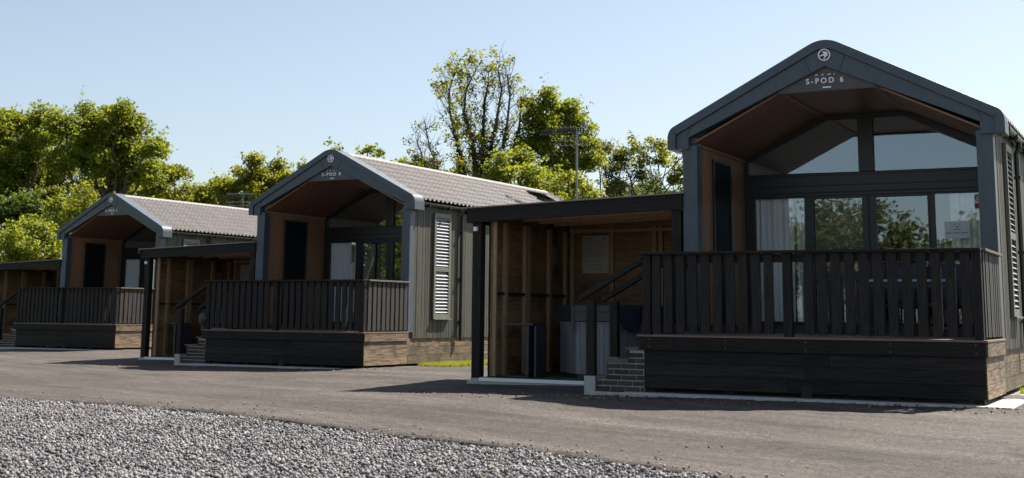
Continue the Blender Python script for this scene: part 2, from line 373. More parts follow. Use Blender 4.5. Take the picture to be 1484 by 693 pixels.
# edge between gravel and tarmac (world x, y)
edge = np.array([(-30, 30.5), (-14, 22.8), (-9.5, 20.1), (-7.1, 18.36), (-6.4, 17.95), (-5.55, 17.25), (-4.08, 15.99), (-3.01, 14.9), (-1.67, 13.45), (.03, 11.68), (1.46, 9.84), (1.96, 9.12), (4.2, 5.6), (9, -2), (14, -12)])
seg = np.r_[0, np.cumsum(np.hypot(*np.diff(edge, axis=0).T))]
tt = np.concatenate([np.arange(0, 22, .5), np.arange(22, 46, .06), np.arange(46, seg[-1], .5)])
ex = np.interp(tt, seg, edge[:, 0]); ey = np.interp(tt, seg, edge[:, 1])
k = np.hanning(15); k /= k.sum()
exs = np.convolve(np.pad(ex, 7, 'edge'), k, 'valid'); eys = np.convolve(np.pad(ey, 7, 'edge'), k, 'valid')
jit = np.convolve(rng.normal(0, 1, len(tt) + 4), np.ones(5) / 5, 'valid') * .035 + rng.normal(0, .008, len(tt)) + .05 * np.sin(tt * .9) + .03 * np.sin(tt * 2.7 + 1)
ax, ay = exs - PER[0] * jit, eys - PER[1] * jit
dist = np.concatenate([np.linspace(0, 1, 9), np.linspace(1.1, 13, 110), np.linspace(14, 30, 16)])
PX = ax[:, None] - PER[0] * dist[None]; PY = ay[:, None] - PER[1] * dist[None]
und = .012 * np.sin(PX * 1.1 + PY * .7) * np.sin(PY * .6 - PX * .3) + .006 * np.sin(PX * 3.1) * np.sin(PY * 2.3) + .004 * np.sin(PX * 9.7 + PY * 3) * np.sin(PY * 8.1 - PX * 2) + rng.normal(0, .0022, PX.shape)
PZ = g(PX, PY) + und * np.clip(dist[None] / 1.5, 0, 1) - .02 * np.exp(-dist[None] / .12)
P = np.stack([PX, PY, PZ], -1)
skirt = np.stack([ax + PER[0] * .03, ay + PER[1] * .03, g(ax, ay) - .12], -1)[:, None]
tag(grid_obj('road', np.concatenate([skirt, P], 1), 'tarmac'), kind='structure')

# gravel bed
gd = np.concatenate([np.linspace(-.25, 3, 14), np.linspace(4, 40, 20)])
GX = ax[::4, None] + PER[0] * gd[None]; GY = ay[::4, None] + PER[1] * gd[None]
tag(grid_obj('gravel_bed', np.stack([GX, GY, g(GX, GY) - .058 + .012 * np.sin(GX * 2.2) * np.sin(GY * 1.7)], -1), 'bed'), kind='structure')

def gravel():
    N = 330000
    x = rng.uniform(-10.5, 5.5, N); y = rng.uniform(8.0, 20.5, N)
    # on the gravel side of the edge
    ang = (x - A0[0]) * ROW[0] + (y - A0[1]) * ROW[1]
    es = (ax - A0[0]) * ROW[0] + (ay - A0[1]) * ROW[1]; et = (ax - A0[0]) * PER[0] + (ay - A0[1]) * PER[1]
    o = np.argsort(es); t = (x - A0[0]) * PER[0] + (y - A0[1]) * PER[1]
    dd = t - np.interp(ang, es[o], et[o])
    infr = (np.abs(x) < .42 * y + .9) & (y > 8.6)
    keep = (dd > -.015) & infr
    stray = (dd > -1.6) & (dd <= -.015) & infr & (rng.random(N) < .0025 + .10 * np.exp(dd / .09))
    x0, y0 = x[keep], y[keep]; x1, y1 = x[stray], y[stray]
    n0, n1 = len(x0), len(x1); n = n0 + n1
    x = np.r_[x0, x1]; y = np.r_[y0, y1]
    size = np.r_[rng.gamma(6, .0020, n0) + .006, rng.uniform(.008, .019, n1)]
    sc = size[:, None] * np.stack([rng.uniform(.8, 1.4, n), rng.uniform(.7, 1.1, n), rng.uniform(.5, .9, n)], -1) * .5
    hill = .012 * np.sin(x * 2.2) * np.sin(y * 1.7) + .010 * np.sin(x * 5.1 + y) * np.sin(y * 4.3)
    z = np.r_[g(x0, y0) - .052 + hill[:n0] + rng.random(n0) ** 2 * .034, g(x1, y1) + .004]
    cube = np.array([(-1, -1, -1), (1, -1, -1), (1, 1, -1), (-1, 1, -1), (-1, -1, 1), (1, -1, 1), (1, 1, 1), (-1, 1, 1)], float)
    V = cube[None] * (1 + rng.uniform(-.38, .3, (n, 8, 3))) * sc[:, None]
    q = rng.normal(size=(n, 4)); q /= np.linalg.norm(q, axis=1)[:, None]
    w, a, b, c = q.T
    Rm = np.stack([np.stack([1 - 2 * (b * b + c * c), 2 * (a * b - w * c), 2 * (a * c + w * b)], -1), np.stack([2 * (a * b + w * c), 1 - 2 * (a * a + c * c), 2 * (b * c - w * a)], -1), np.stack([2 * (a * c - w * b), 2 * (b * c + w * a), 1 - 2 * (a * a + b * b)], -1)], 1)
    V = np.einsum('nij,nkj->nki', Rm, V) + np.stack([x, y, z], -1)[:, None]
    fc = np.array([(0, 3, 2, 1), (4, 5, 6, 7), (0, 1, 5, 4), (1, 2, 6, 5), (2, 3, 7, 6), (3, 0, 4, 7)])
    Fi = (fc[None] + np.arange(n)[:, None, None] * 8).reshape(-1)
    me = quick_mesh('gravel', V.reshape(-1, 3), Fi, 4)
    me.materials.append(M['stone'])
    ob = bpy.data.objects.new('gravel', me); C.objects.link(ob)
    tag(ob, 'loose grey crushed stone gravel in the foreground beside the tarmac', 'gravel', kind='stuff')

def quick_mesh(name, V, Fi, k):
    me = bpy.data.meshes.new(name); nf = len(Fi) // k
    me.vertices.add(len(V)); me.vertices.foreach_set('co', np.ascontiguousarray(V, dtype=np.float32).ravel())
    me.loops.add(len(Fi)); me.loops.foreach_set('vertex_index', np.ascontiguousarray(Fi, dtype=np.int32))
    me.polygons.add(nf); me.polygons.foreach_set('loop_start', np.arange(0, nf * k, k, dtype=np.int32)); me.polygons.foreach_set('loop_total', np.full(nf, k, dtype=np.int32))
    me.update(calc_edges=True); return me
gravel()

# ------------------------------------------------------------------ the cabin (local frame: u right along the front, v back, z up; deck level z=0)
UL, UR, UM = -4.38, 0.0, -2.21
def outline(n=7):
    """outer gable profile, left foot to right foot"""
    def half():
        pts = [(2.38, 2.70), (2.38, 2.80)]
        # shoulder rounding
        c = (2.38 - .15, 2.80)
        for i in range(n + 1):
            a = R(0) + (R(63) - 0) * i / n; pts.append((c[0] + .15 * math.cos(a), c[1] + .05 + .15 * math.sin(a)))
        # slope up to apex rounding
        x0, z0 = pts[-1]
        pts.append((.22, z0 + (x0 - .22) * .508))
        xa, za = pts[-1]
        for i in range(1, n + 1):
            f = i / n; x = .22 * (1 - f); pts.append((x, za + .508 * (.22 * f) - .508 * .11 * f * f))
        return pts
    h = half()
    right = [(UM + x, z) for x, z in h]; left = [(UM - x, z) for x, z in h]
    return left + right[::-1][1:]
OUT = outline(); apexz = max(z for u, z in OUT)
dz = 4.17 - apexz
OUT = [(u, z + (dz if abs(u - UM) < 2.0 else dz * max(0, min(1, (z - 2.8) / .25)))) for u, z in OUT]
def offset(path, d):
    res = []
    for i, p in enumerate(path):
        a = Vector(path[max(i - 1, 0)]); b = Vector(path[min(i + 1, len(path) - 1)]); t = (b - a).normalized()
        nn = Vector((t.y, -t.x)); res.append((p[0] + nn.x * d, p[1] + nn.y * d))
    return res
def ring(mb, o, i, v0, v1):
    n = len(o); b = len(mb.v)
    for (p, q) in zip(o, i):
        mb.v += [(p[0], v0, p[1]), (q[0], v0, q[1]), (q[0], v1, q[1]), (p[0], v1, p[1])]
    for k in range(n - 1):
        for j in range(4):
            a = b + k * 4 + j; c = b + k * 4 + (j + 1) % 4; mb.f.append((a, c, c + 4, a + 4))
    mb.f.append((b, b + 1, b + 2, b + 3)); e = b + (n - 1) * 4; mb.f.append((e + 3, e + 2, e + 1, e))

def text_mesh(name, txt, size, origin, mat, parent, extr=.006, spacing=1.0, align='CENTER'):
    cu = bpy.data.curves.new(name, 'FONT'); cu.body = txt; cu.size = size; cu.extrude = extr; cu.align_x = align; cu.space_character = spacing
    cu.offset = .002
    tmp = bpy.data.objects.new('tmp', cu); C.objects.link(tmp)
    dg = bpy.context.evaluated_depsgraph_get(); me = bpy.data.meshes.new_from_object(tmp.evaluated_get(dg))
    bpy.data.objects.remove(tmp)
    T = Matrix.Translation(origin) @ Matrix.Rotation(R(90), 4, 'X')
    off = Vector((0, 0, 0)); q = parent
    while q is not None: off += Vector(q.get('_b', (0, 0, 0))); q = q.parent
    me.transform(Matrix.Translation(-off) @ T); me.materials.clear(); me.materials.append(M[mat])
    o = bpy.data.objects.new(name, me); C.objects.link(o); o.parent = parent; return o

def make_cabin():
    t = thing('cabin', (UM, 4.5, -.76), '', 'cabin', 'timber cabins in a row')
    # --- bargeboard
    m = MB(); ring(m, OUT, offset(OUT, .125), -.145, .26); m.build('gable_rim', 'trim', t, .008)
    inner_o = offset(OUT, .128); n = len(OUT); inn = []
    for i, (u, z) in enumerate(OUT):
        s = 1 if u > UM else -1; d = abs(u - UM)
        if i in (0, n - 1): inn.append((UM + s * 2.06, 2.705))
        elif d < .24: inn.append((UM + s * d * .02, 3.80 - d * .02))
        elif z < 3.2: inn.append((UM + s * 2.06, 2.875))
        else: inn.append((UM + s * d, 3.80 - .449 * d))
    inner_o[0] = (inner_o[0][0], 2.705); inner_o[-1] = (inner_o[-1][0], 2.705)
    m = MB(); ring(m, inner_o, inn, -.105, .03); m.build('bargeboard', 'trim', t, .004)
    m = MB()
    for s in (-1, 1):
        m.bar((UM + s * .33, -.108, 4.02), (UM + s * .20, -.108, 3.70), .004, .008, (0, 1, 0))
        m.bar((UM + s * 2.0, -.108, 3.09), (UM + s * 2.10, -.108, 2.86), .004, .008, (0, 1, 0))
    m.build('joint_seam', 'frame', t)
    # --- corner posts
    for a, b in ((-.215, .0), (UL, UL + .225)):
        MB().box(a, b, -.06, .14, -.02, 2.76).build('corner_post', 'trim', t, .006)
    # --- side walls in vertical boards
    for side in (0, 1):
        m = MB(); v = .145
        while v < 10.66:
            w = .118; d = rnd.choice((0, .006, .003))
            if side == 0: m.box(-.035, .0 - d, v, min(v + w - .011, 10.7), -.15, 2.90)
            elif v + w < 3.5 or v > 5.5: m.box(UL + d, UL + .035, v, min(v + w - .011, 10.7), -.15, 2.90)
            else: m.box(UL + d, UL + .035, v, v + w - .011, -.15, .80); m.box(UL + d, UL + .035, v, v + w - .011, 2.30, 2.90)
            v += w
        w = m.build('side_wall', 'cladding', t)
        m = MB(); u0, u1 = (-.17, -.036) if side == 0 else (UL + .036, UL + .17)
        if side == 0: m.box(u0, u1, .142, 10.69, -.16, 2.9)
        else:
            m.box(u0, u1, .142, 3.5, -.16, 2.9); m.box(u0, u1, 5.5, 10.69, -.16, 2.9); m.box(u0, u1, 3.5, 5.5, -.16, .80); m.box(u0, u1, 3.5, 5.5, 2.30, 2.9)
            wf = MB()
            for a, b_, c, d_ in ((3.5, 3.56, .8, 2.3), (5.44, 5.5, .8, 2.3), (3.561, 5.439, .8, .86), (3.561, 5.439, 2.24, 2.3), (4.2, 4.25, .861, 2.239), (4.8, 4.85, .861, 2.239)): wf.box(UL + .05, UL + .11, a, b_, c, d_)
            wf = wf.build('room_window', 'frame', w)
            MB().box(UL + .07, UL + .08, 3.56, 5.44, .86, 2.24).build('window_glass', 'glass', wf)
        m.build('wall_core', 'interior', w)
        # louvred shutter
        x = 0.0 if side == 0 else UL; s = 1 if side == 0 else -1
        def bx(mb, a, b, y0, y1, z0, z1): mb.box(min(x + s * a, x + s * b), max(x + s * a, x + s * b), y0, y1, z0, z1)
        sh = MB()
        for (y0, y1, z0, z1) in ((.92, 1.0, .29, 2.70), (1.56, 1.64, .29, 2.70)): bx(sh, .003, .05, y0, y1, z0, z1)
        for (z0, z1) in ((.29, .39), (1.36, 1.46), (2.60, 2.70)): bx(sh, .003, .047, 1.002, 1.558, z0, z1)
        bx(sh, .003, .085, .90, 1.66, .262, .288)
        sho = sh.build('shutter', 'shutter', w, .003)
        bk = MB(); bx(bk, .002, .008, 1.0, 1.56, .39, 2.6); bk.build('shutter_back', 'gutter', sho)
        sl = MB()
        for z0, z1 in ((.42, 1.35), (1.49, 2.59)):
            z = z0
            while z < z1 - .03:
                sl.bar((x + s * .026, 1.003, z + .022), (x + s * .026, 1.557, z + .022), .006, .060, (-s * .66, 0, .75)); z += .076
        sl.build('louvre_slats', 'slat', sho)
        # skirting boards under the wall
        m = MB()
        for z0, z1 in ((-.33, -.155), (-.515, -.337), (-.70, -.522)):
            v = .0
            while v < 10.6:
                l = rnd.choice((2.4, 3.0, 3.6)); d = rnd.uniform(0, .008)
                if side == 0: m.box(-.07, -.022 - d, v, min(v + l, 10.68) - .006, z0, z1)
                else: m.box(UL + .022 + d, UL + .07, v, min(v + l, 10.68) - .006, z0, z1)
                v += l
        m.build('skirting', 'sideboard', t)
        # gutter and downpipe
        gt = MB(); gx = .10 if side == 0 else UL - .10
        pr = [(gx + .055 * math.cos(a), 2.885 + .06 * math.sin(a)) for a in [math.pi + i * math.pi / 8 for i in range(9)]]
        pr += [(p[0] * .9 + gx * .1, p[1] + .004) for p in pr[::-1]]
        gt.prism_v(pr, .28, 10.72)
        for v in np.arange(.5, 10.6, .9): gt.box(gx - .064, gx + .064, v, v + .03, 2.80, 2.905)
        go = gt.build('gutter', 'gutter', t)
        dp = MB(); dx = .055 if side == 0 else UL - .055
        dp.tube([(gx, 2.12, 2.84), (gx, 2.12, 2.78), (dx, 2.12, 2.68), (dx, 2.12, -.22)], .036, 10)
        for z in (2.3, 1.2, .2): dp.box(dx - .05, dx + .05, 2.07, 2.17, z, z + .04)
        dp.build('downpipe', 'gutter', t)
    # --- porch linings
    for side in (0, 1):
        m = MB(); v = .10
        while v < 2.40:
            if side: m.box(UL + .172, -4.20, v, min(v + .135, 2.40) - .004, 0, 2.80)
            else: m.box(-.18, -.172, v, min(v + .135, 2.40) - .004, 0, 2.80)
            v += .135
        lin = m.build('porch_lining', 'porch', t)
        x0, x1 = (-4.198, -4.186) if side else (-.194, -.182)
        m = MB().box(x0, x1, .80, 1.58, .06, 2.60); wd = m.build('side_window', 'glassdark', lin)
        f = MB(); y0, y1 = (-4.198, -4.165) if side else (-.215, -.182)
        for a, b, c, d in ((.75, .80, .02, 2.64), (1.58, 1.63, .02, 2.64), (.80, 1.58, 2.60, 2.64), (.80, 1.58, .02, .06)): f.box(y0, y1, a, b, c, d)
        f.build('window_frame', 'frame', wd, .003)
        MB().box(-4.196 if side else -.204, -4.178 if side else -.184, .10, 2.40, 2.76, 2.80).build('cornice_strip', 'ceiltrim', t)
    ce = MB()
    for i in range(16):
        v0 = .0 + i * .151; v1 = v0 + .149
        for poly in ([(-4.21, 2.80), (-2.87, 3.472), (-2.87, 3.502), (-4.21, 2.83)], [(-2.87, 3.472), (-1.55, 3.472), (-1.55, 3.502), (-2.87, 3.502)], [(-1.55, 3.472), (-.17, 2.80), (-.17, 2.83), (-1.55, 3.502)]):
            ce.prism_v(poly, v0, v1)
    cl = ce.build('porch_ceiling', 'ceiling', t)
    m = MB()
    for u in (-2.87, -1.55): m.box(u - .035, u + .035, .03, 2.38, 3.450, 3.471)
    m.build('ceiling_trim', 'ceiltrim', cl)
    for u, s in ((-3.53, 1), (-.83, -1)):
        z = 2.80 + .5 * (u + 4.21) if s == 1 else 2.80 + .487 * (-.17 - u)
        dl = MB(); T = Matrix.Translation((u, 1.02, z - .006)) @ Matrix.Rotation(-s * math.atan(.5), 4, 'Y')
        k = MB().lathe(0, 0, [(.045, -.006), (.045, .004)], 20); k.v = [tuple(T @ Vector(p)) for p in k.v]; d = k.build('downlight', 'steel', t)
    # --- sign panel, lettering, emblem
    sp = MB().prism_v([(-2.93, 3.455), (-1.49, 3.455), (-1.60, 3.56), (-2.14, 3.80), (-2.28, 3.80), (-2.82, 3.56)], -.045, -.02); sp = sp.build('sign_panel', 'sign', t)
    MB().box(-2.95, -1.47, -.05, .03, 3.44, 3.453).build('sign_edge', 'gutter', sp)
    em = MB(); cx, cz = UM, 3.955; T = []
    nseg = 40
    for r0, r1, y0, y1 in ((.072, .088, -.128, -.107),):
        o = [(cx + r1 * math.cos(2 * math.pi * i / nseg), cz + r1 * math.sin(2 * math.pi * i / nseg)) for i in range(nseg + 1)]
        q = [(cx + r0 * math.cos(2 * math.pi * i / nseg), cz + r0 * math.sin(2 * math.pi * i / nseg)) for i in range(nseg + 1)]
        ring(em, o, q, y0, y1)
    bird = [(-.066, -.006), (-.03, .006), (.002, .012), (-.018, .03), (-.028, .046), (.004, .050), (.034, .044), (.052, .024), (.050, .002), (.038, -.018), (.020, -.034), (.006, -.052), (-.006, -.068), (-.012, -.058), (0, -.034), (.004, -.016), (-.02, -.012), (-.062, -.020)]
    em.prism_v([(cx + a, cz + b) for a, b in bird], -.122, -.107)
    em = em.build('emblem', 'white', t)
    disc = MB().prism_v([(cx + .0715 * math.cos(2 * math.pi * i / 32), cz + .0715 * math.sin(2 * math.pi * i / 32)) for i in range(32)], -.112, -.1055).build('emblem_disc', 'frame', em)
    # --- glazed front of the room
    V = 2.42
    fr = MB()
    def pan(u0, u1, z0, z1, d=0.0, y1=None): fr.box(u0, u1, V - .035 - d, V + .04, z0, z1)
    pan(-4.199, -4.02, 0, 2.54, .0); pan(-.47, -.181, 0, 2.54, 0)
    pan(-4.018, -.472, 2.15, 2.54, -.004); pan(-4.018, -.472, 0.0, .06, -.004)
    pan(-3.21, -3.07, .062, 2.148, .004); pan(-1.28, -1.19, .062, 2.148, .004); pan(-2.29, -2.08, .062, 2.148, .012)
    # sash rails
    for a, b in ((-4.018, -3.212), (-1.188, -.472)): pan(a, b, .062, .18, .002)
    for a, b in ((-3.068, -2.292), (-2.078, -1.282)): pan(a, b, .062, .18, .006); pan(a, b, .83, .885, .006)
    # upper surround
    fr.prism_v([(-4.199, 2.542), (-4.12, 2.56), (-4.12, 2.76), (-2.80, 3.39), (-2.80, 3.47), (-2.87, 3.47), (-4.199, 2.80)], V - .03, V + .04)
    fr.prism_v([(-.181, 2.542), (-.53, 2.545), (-.53, 2.84), (-1.60, 3.39), (-1.60, 3.47), (-1.55, 3.47), (-.181, 2.80)], V - .03, V + .04)
    fr.box(-2.798, -1.602, V - .026, V + .04, 3.39, 3.468)
    fr.box(-2.325, -2.085, V - .045, V + .04, 2.545, 3.388)
    for z0, z1, d in ((2.50, 2.535, .05), (2.33, 2.345, .045), (2.175, 2.215, .055), (2.225, 2.24, .045)): fr.box(-4.15, -.23, V - d, V - .03, z0, z1)
    for a, b in ((-3.07, -2.19), (-2.18, -1.28)):
        fr.box(a - .02, b + .02, V - .052, V - .03, 2.13, 2.16); fr.box(a - .02, a + .012, V - .05, V - .03, .064, 2.128); fr.box(b - .012, b + .02, V - .05, V - .03, .064, 2.128)
    g_ = fr.build('window_wall', 'frame', t, .004)
    for nm, u0, u1 in (('fixed_pane', -4.02, -3.21), ('door_pane', -3.07, -2.29), ('door_pane', -2.08, -1.28), ('fixed_pane', -1.19, -.47)):
        if nm == 'door_pane':
            MB().box(u0, u1, V, V + .012, .885, 2.15).build(nm, 'glass', g_); MB().box(u0, u1, V, V + .012, .18, .83).build(nm, 'glass', g_)
        else: MB().box(u0, u1, V, V + .012, .18, 2.15).build(nm, 'glass', g_)
    MB().prism_v([(-4.12, 2.56), (-2.33, 2.546), (-2.33, 3.39), (-2.80, 3.39), (-4.12, 2.76)], V, V + .012).build('gable_pane', 'glass', g_)
    MB().prism_v([(-2.08, 2.546), (-.53, 2.546), (-.53, 2.84), (-1.60, 3.39), (-2.08, 3.39)], V, V + .012).build('gable_pane', 'glass', g_)
    for u in (-2.262, -2.108): MB().box(u - .012, u + .012, V - .10, V - .055, .98, 1.14).build('door_handle', 'steel', g_)
    # curtains
    for u0, u1 in ((-4.10, -3.42), (-.98, -.42)):
        n = 60; b = MB(); vs = []
        for z in (.16, 2.2):
            for i in range(n + 1):
                f = i / n; vs.append((u0 + (u1 - u0) * f, V + .06 + .025 * math.sin(f * 46) + .015 * math.sin(f * 17 + 1), z))
        b.add(vs, [(i, i + 1, i + n + 2, i + n + 1) for i in range(n)]); b.build('curtain', 'curtain', t, 0, True, False)
    b = MB(); vs = []; n = 40
    for z in (.16, 2.2):
        for i in range(n + 1):
            f = i / n; vs.append((-3.40 + .14 * f, V + .2 + .03 * math.sin(f * 12), z))
    b.add(vs, [(i, i + 1, i + n + 2, i + n + 1) for i in range(n)]); b.build('curtain', 'curtain', t, 0, True, False)
    # interior box
    b = MB(); b.box(-4.19, -.175, V + .05, 10.6, -.02, .02); b.build('room_floor', 'floor', t)
    b = MB(); b.prism_v([(-2.87, 3.503), (-1.55, 3.503), (-.17, 2.83), (-.17, 2.86), (-1.55, 3.54), (-2.87, 3.54)], V + .045, 10.6)
    b.prism_v([(-4.2, 2.83), (-2.87, 3.503), (-2.87, 3.533), (-4.2, 2.86)], V + .045, 10.6)
    b.build('room_ceiling', 'interior', t)
    b = MB(); b.prism_v([(UL + .04, -.15), (-.04, -.15), (-.04, 2.95), (UM, 4.0), (UL + .04, 2.95)], 10.61, 10.70); b.build('rear_wall', 'cladding', t)
    b = MB(); b.box(-4.19, -2.9, 6.0, 6.08, .02, 3.0); b.box(-1.9, -.18, 6.0, 6.08, .02, 3.0); b.build('partition', 'interior', t)
    b = MB(); b.box(-4.195, -.18, .0, V - .04, -.10, .0); b.build('porch_floor', 'composite', t)
    # --- roof, one wavy tiled sheet per slope
    nv = 470; rows = 8; rm = MB()
    ridge_z = 4.105; slope = .508
    vv = np.linspace(.262, 10.78, nv)
    rows = 8
    for s in (-1, 1):
        L_, vs = [], []
        for r in range(rows):
            for e in (0.0, .5, 1.0):
                f = (r + e) / rows; L_.append((f, .034 * e))
        base = len(rm.v)
        for (f, lift) in L_:
            x = UM + s * 2.345 * f
            for v in vv:
                ph = (v / .185) % 1.0
                wv = .050 * (0.5 - .5 * math.cos(2 * math.pi * ph)) ** 1.5
                rm.v.append((x, float(v), ridge_z - slope * 2.345 * f + wv + lift))
        for i in range(len(L_) - 1):
            for j in range(nv - 1):
                a = base + i * nv + j; rm.f.append((a, a + 1, a + nv + 1, a + nv) if s > 0 else (a, a + nv, a + nv + 1, a + 1))
    roof = rm.build('roof', 'roof', t, 0, False, False)
    rc = MB(); n = 26
    pr = [(UM + .15 * math.cos(a), ridge_z - .06 + .115 * math.sin(a)) for a in [math.pi * i / 8 for i in range(9)]]
    v = .27
    while v < 10.75:
        rc.prism_v(pr, v, min(v + .40, 10.8) - .006); v += .40
    rc.build('ridge_cap', 'roof', roof)
    vg = MB()
    for s in (-1, 1): vg.bar((UM, 10.80, ridge_z - .02), (UM + s * 2.36, 10.80, ridge_z - .02 - slope * 2.36), .05, .16, (0, 0, 1))
    vg.build('rear_verge', 'trim', roof)
    # roof window near the back, propped open
    def sl(u, h=0): return ridge_z + slope * (UM - u) * 1 + h if u > UM else ridge_z
    sk = MB()
    u0, u1, v0, v1 = -1.72, -1.05, 8.72, 9.80
    for a, b in (((u0, v0), (u1, v0)), ((u0, v1), (u1, v1)), ((u0, v0), (u0, v1)), ((u1, v0), (u1, v1))):
        sk.bar((a[0], a[1], sl(a[0], .05)), (b[0], b[1], sl(b[0], .05)), .07, .09)
    so = sk.build('roof_window', 'gutter', roof)
    pn = MB(); pn.add([(u0, v0, sl(u0, .10)), (u1, v0, sl(u1, .30)), (u1, v1, sl(u1, .30)), (u0, v1, sl(u0, .10)), (u0, v0, sl(u0, .125)), (u1, v0, sl(u1, .325)), (u1, v1, sl(u1, .325)), (u0, v1, sl(u0, .125))], [(0, 1, 2, 3), (4, 7, 6, 5), (0, 4, 5, 1), (1, 5, 6, 2), (2, 6, 7, 3), (3, 7, 4, 0)])
    pn.build('window_lid', 'roof', so)
    MB().box(-2.6, -1.7, 10.4, 10.5, 2.0, 2.3)
    return t

m_, nt_, b_ = newmat('dark_side_glass'); b_.inputs['Base Color'].default_value = (.006, .008, .011, 1); b_.inputs['Roughness'].default_value = .6; b_.inputs['IOR'].default_value = 1.3; M['glassdark'] = m_

# ------------------------------------------------------------------ deck
def make_deck():
    t = thing('timber_deck', (UM, -.9, -.76), '', 'deck', 'raised decks before the cabins')
    x0, x1 = -4.43, .04
    b = MB(); v = -1.79
    while v < -.07:
        b.box(x0, x1, v, min(v + .142, -.065), -.026, 0); v += .147
    b.build('deck_boards', 'composite', t, .002)
    b = MB().box(x0 + .02, x1 - .03, -1.775, -1.735, -.20, -.028); b.build('edge_board', 'stain', t, .003)
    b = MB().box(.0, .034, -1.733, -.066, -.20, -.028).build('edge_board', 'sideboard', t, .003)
    b = MB().box(x0 + .005, x0 + .04, -1.733, -.066, -.20, -.028).build('edge_board', 'stain', t, .003)
    b = MB(); 
    for z0, z1 in ((-.365, -.204), (-.53, -.37), (-.70, -.536)):
        a = -4.335
        for e in (rnd.uniform(-2.9, -1.5), -.0):
            b.box(a, e - .004, -1.725 - rnd.uniform(0, .006), -1.69, z0, z1); a = e
    b.build('skirting', 'stain', t, .003)
    b = MB()
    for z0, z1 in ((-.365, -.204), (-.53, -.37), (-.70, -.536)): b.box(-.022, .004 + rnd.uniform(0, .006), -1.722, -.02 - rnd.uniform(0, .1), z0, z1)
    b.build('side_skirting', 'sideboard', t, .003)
    b = MB()
    for z0, z1 in ((-.365, -.204), (-.53, -.37), (-.70, -.536)): b.box(-4.33, -4.31, -1.688, -.04, z0, z1)
    b.build('side_skirting', 'stain', t, .003)
    sc_ = MB()
    for u in (-4.26, -3.2, -2.15, -1.1, -.10):
        for z in (-.06, -.16): sc_.lathe(u, 0, [(.007, 0), (.007, .003)], 8)
    n0 = 0
    for u in (-4.26, -3.2, -2.15, -1.1, -.10):
        for z in (-.06, -.16):
            for q in range(n0, n0 + 16):
                x_, y_, z_ = sc_.v[q]; sc_.v[q] = (x_, -1.7752 - z_, z + y_)
            n0 += 16
    tag(sc_.build('screw_heads', 'steel', t), kind='stuff')
    MB().box(-4.305, -.03, -1.684, -1.67, -.69, -.03).build('skirting_light_stop', 'gutter', t)  # black sheets added to stop light showing through the skirting gaps
    MB().box(-.045, -.026, -1.668, -.05, -.69, -.03).build('skirting_light_stop', 'gutter', t)
    for u in (-4.30, -3.2, -2.15, -1.1, -.10):
        MB().box(u - .06, u + .06, -1.66, -1.56, -.758, -.05).build('bearer', 'stain', t)
    MB().box(-2.23, -2.09, -1.735, -1.728, -.758, -.60).build('bearer', 'stain', t)
    # posts
    for u in (-4.31, -2.38, -.06):
        mt = 'stainv'
        MB().box(u - .055, u + .055, -1.745, -1.64, .0, 1.065).build('post', mt, t, .004)
    MB().box(-4.365, -4.255, -.86, -.75, .0, 1.065).build('post', 'stainv', t, .004)
    # rails and balusters
    r = MB().box(-4.40, -.0, -1.80, -1.63, 1.066, 1.10).build('front_railing', 'stain', t, .004)
    MB().box(-4.25, -.12, -1.69, -1.65, .95, 1.06).build('top_rail', 'stain', r, .003)
    MB().box(-4.25, -.12, -1.69, -1.65, .05, .14).build('bottom_rail', 'stain', r, .003)
    u = -4.235
    while u < -.16:
        if not (-2.53 < u < -2.33):
            w = .118; tl = rnd.uniform(-.006, .006); dv = rnd.uniform(0, .006)
            mb = MB(); z0, z1 = .03, 1.064
            mb.add([(u, -1.726 - dv, z0), (u + w, -1.726 - dv, z0), (u + w, -1.692, z0), (u, -1.692, z0), (u + tl, -1.726 - dv, z1), (u + w + tl, -1.726 - dv, z1), (u + w + tl, -1.692, z1), (u + tl, -1.692, z1)],
                   [(0, 3, 2, 1), (4, 5, 6, 7), (0, 1, 5, 4), (1, 2, 6, 5), (2, 3, 7, 6), (3, 0, 4, 7)])
            mb.build('baluster', 'stainv', r)
        u += .172 + rnd.uniform(-.006, .006)
    # right side railing
    r = MB().box(-.10, .045, -1.628, -.066, 1.066, 1.10).build('side_railing', 'captan', t, .004)
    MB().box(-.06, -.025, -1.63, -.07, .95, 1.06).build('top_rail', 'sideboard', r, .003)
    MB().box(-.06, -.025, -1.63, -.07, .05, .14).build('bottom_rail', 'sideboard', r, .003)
    v = -1.60
    while v < -.16:
        MB().box(-.024, .004 + rnd.uniform(0, .006), v, v + .118, .03, 1.064).build('baluster', 'sideup', r)
        v += .172
    # left side railing beyond the steps
    r = MB().box(-4.38, -4.25, -.88, -.066, 1.066, 1.10).build('side_railing', 'stain', t, .004)
    MB().box(-4.33, -4.295, -.74, -.07, .95, 1.06).build('top_rail', 'stain', r)
    for v in (-.72, -.55, -.38, -.21): MB().box(-4.36, -4.332, v, v + .118, .03, 1.064).build('baluster', 'stainv', r)
    return t

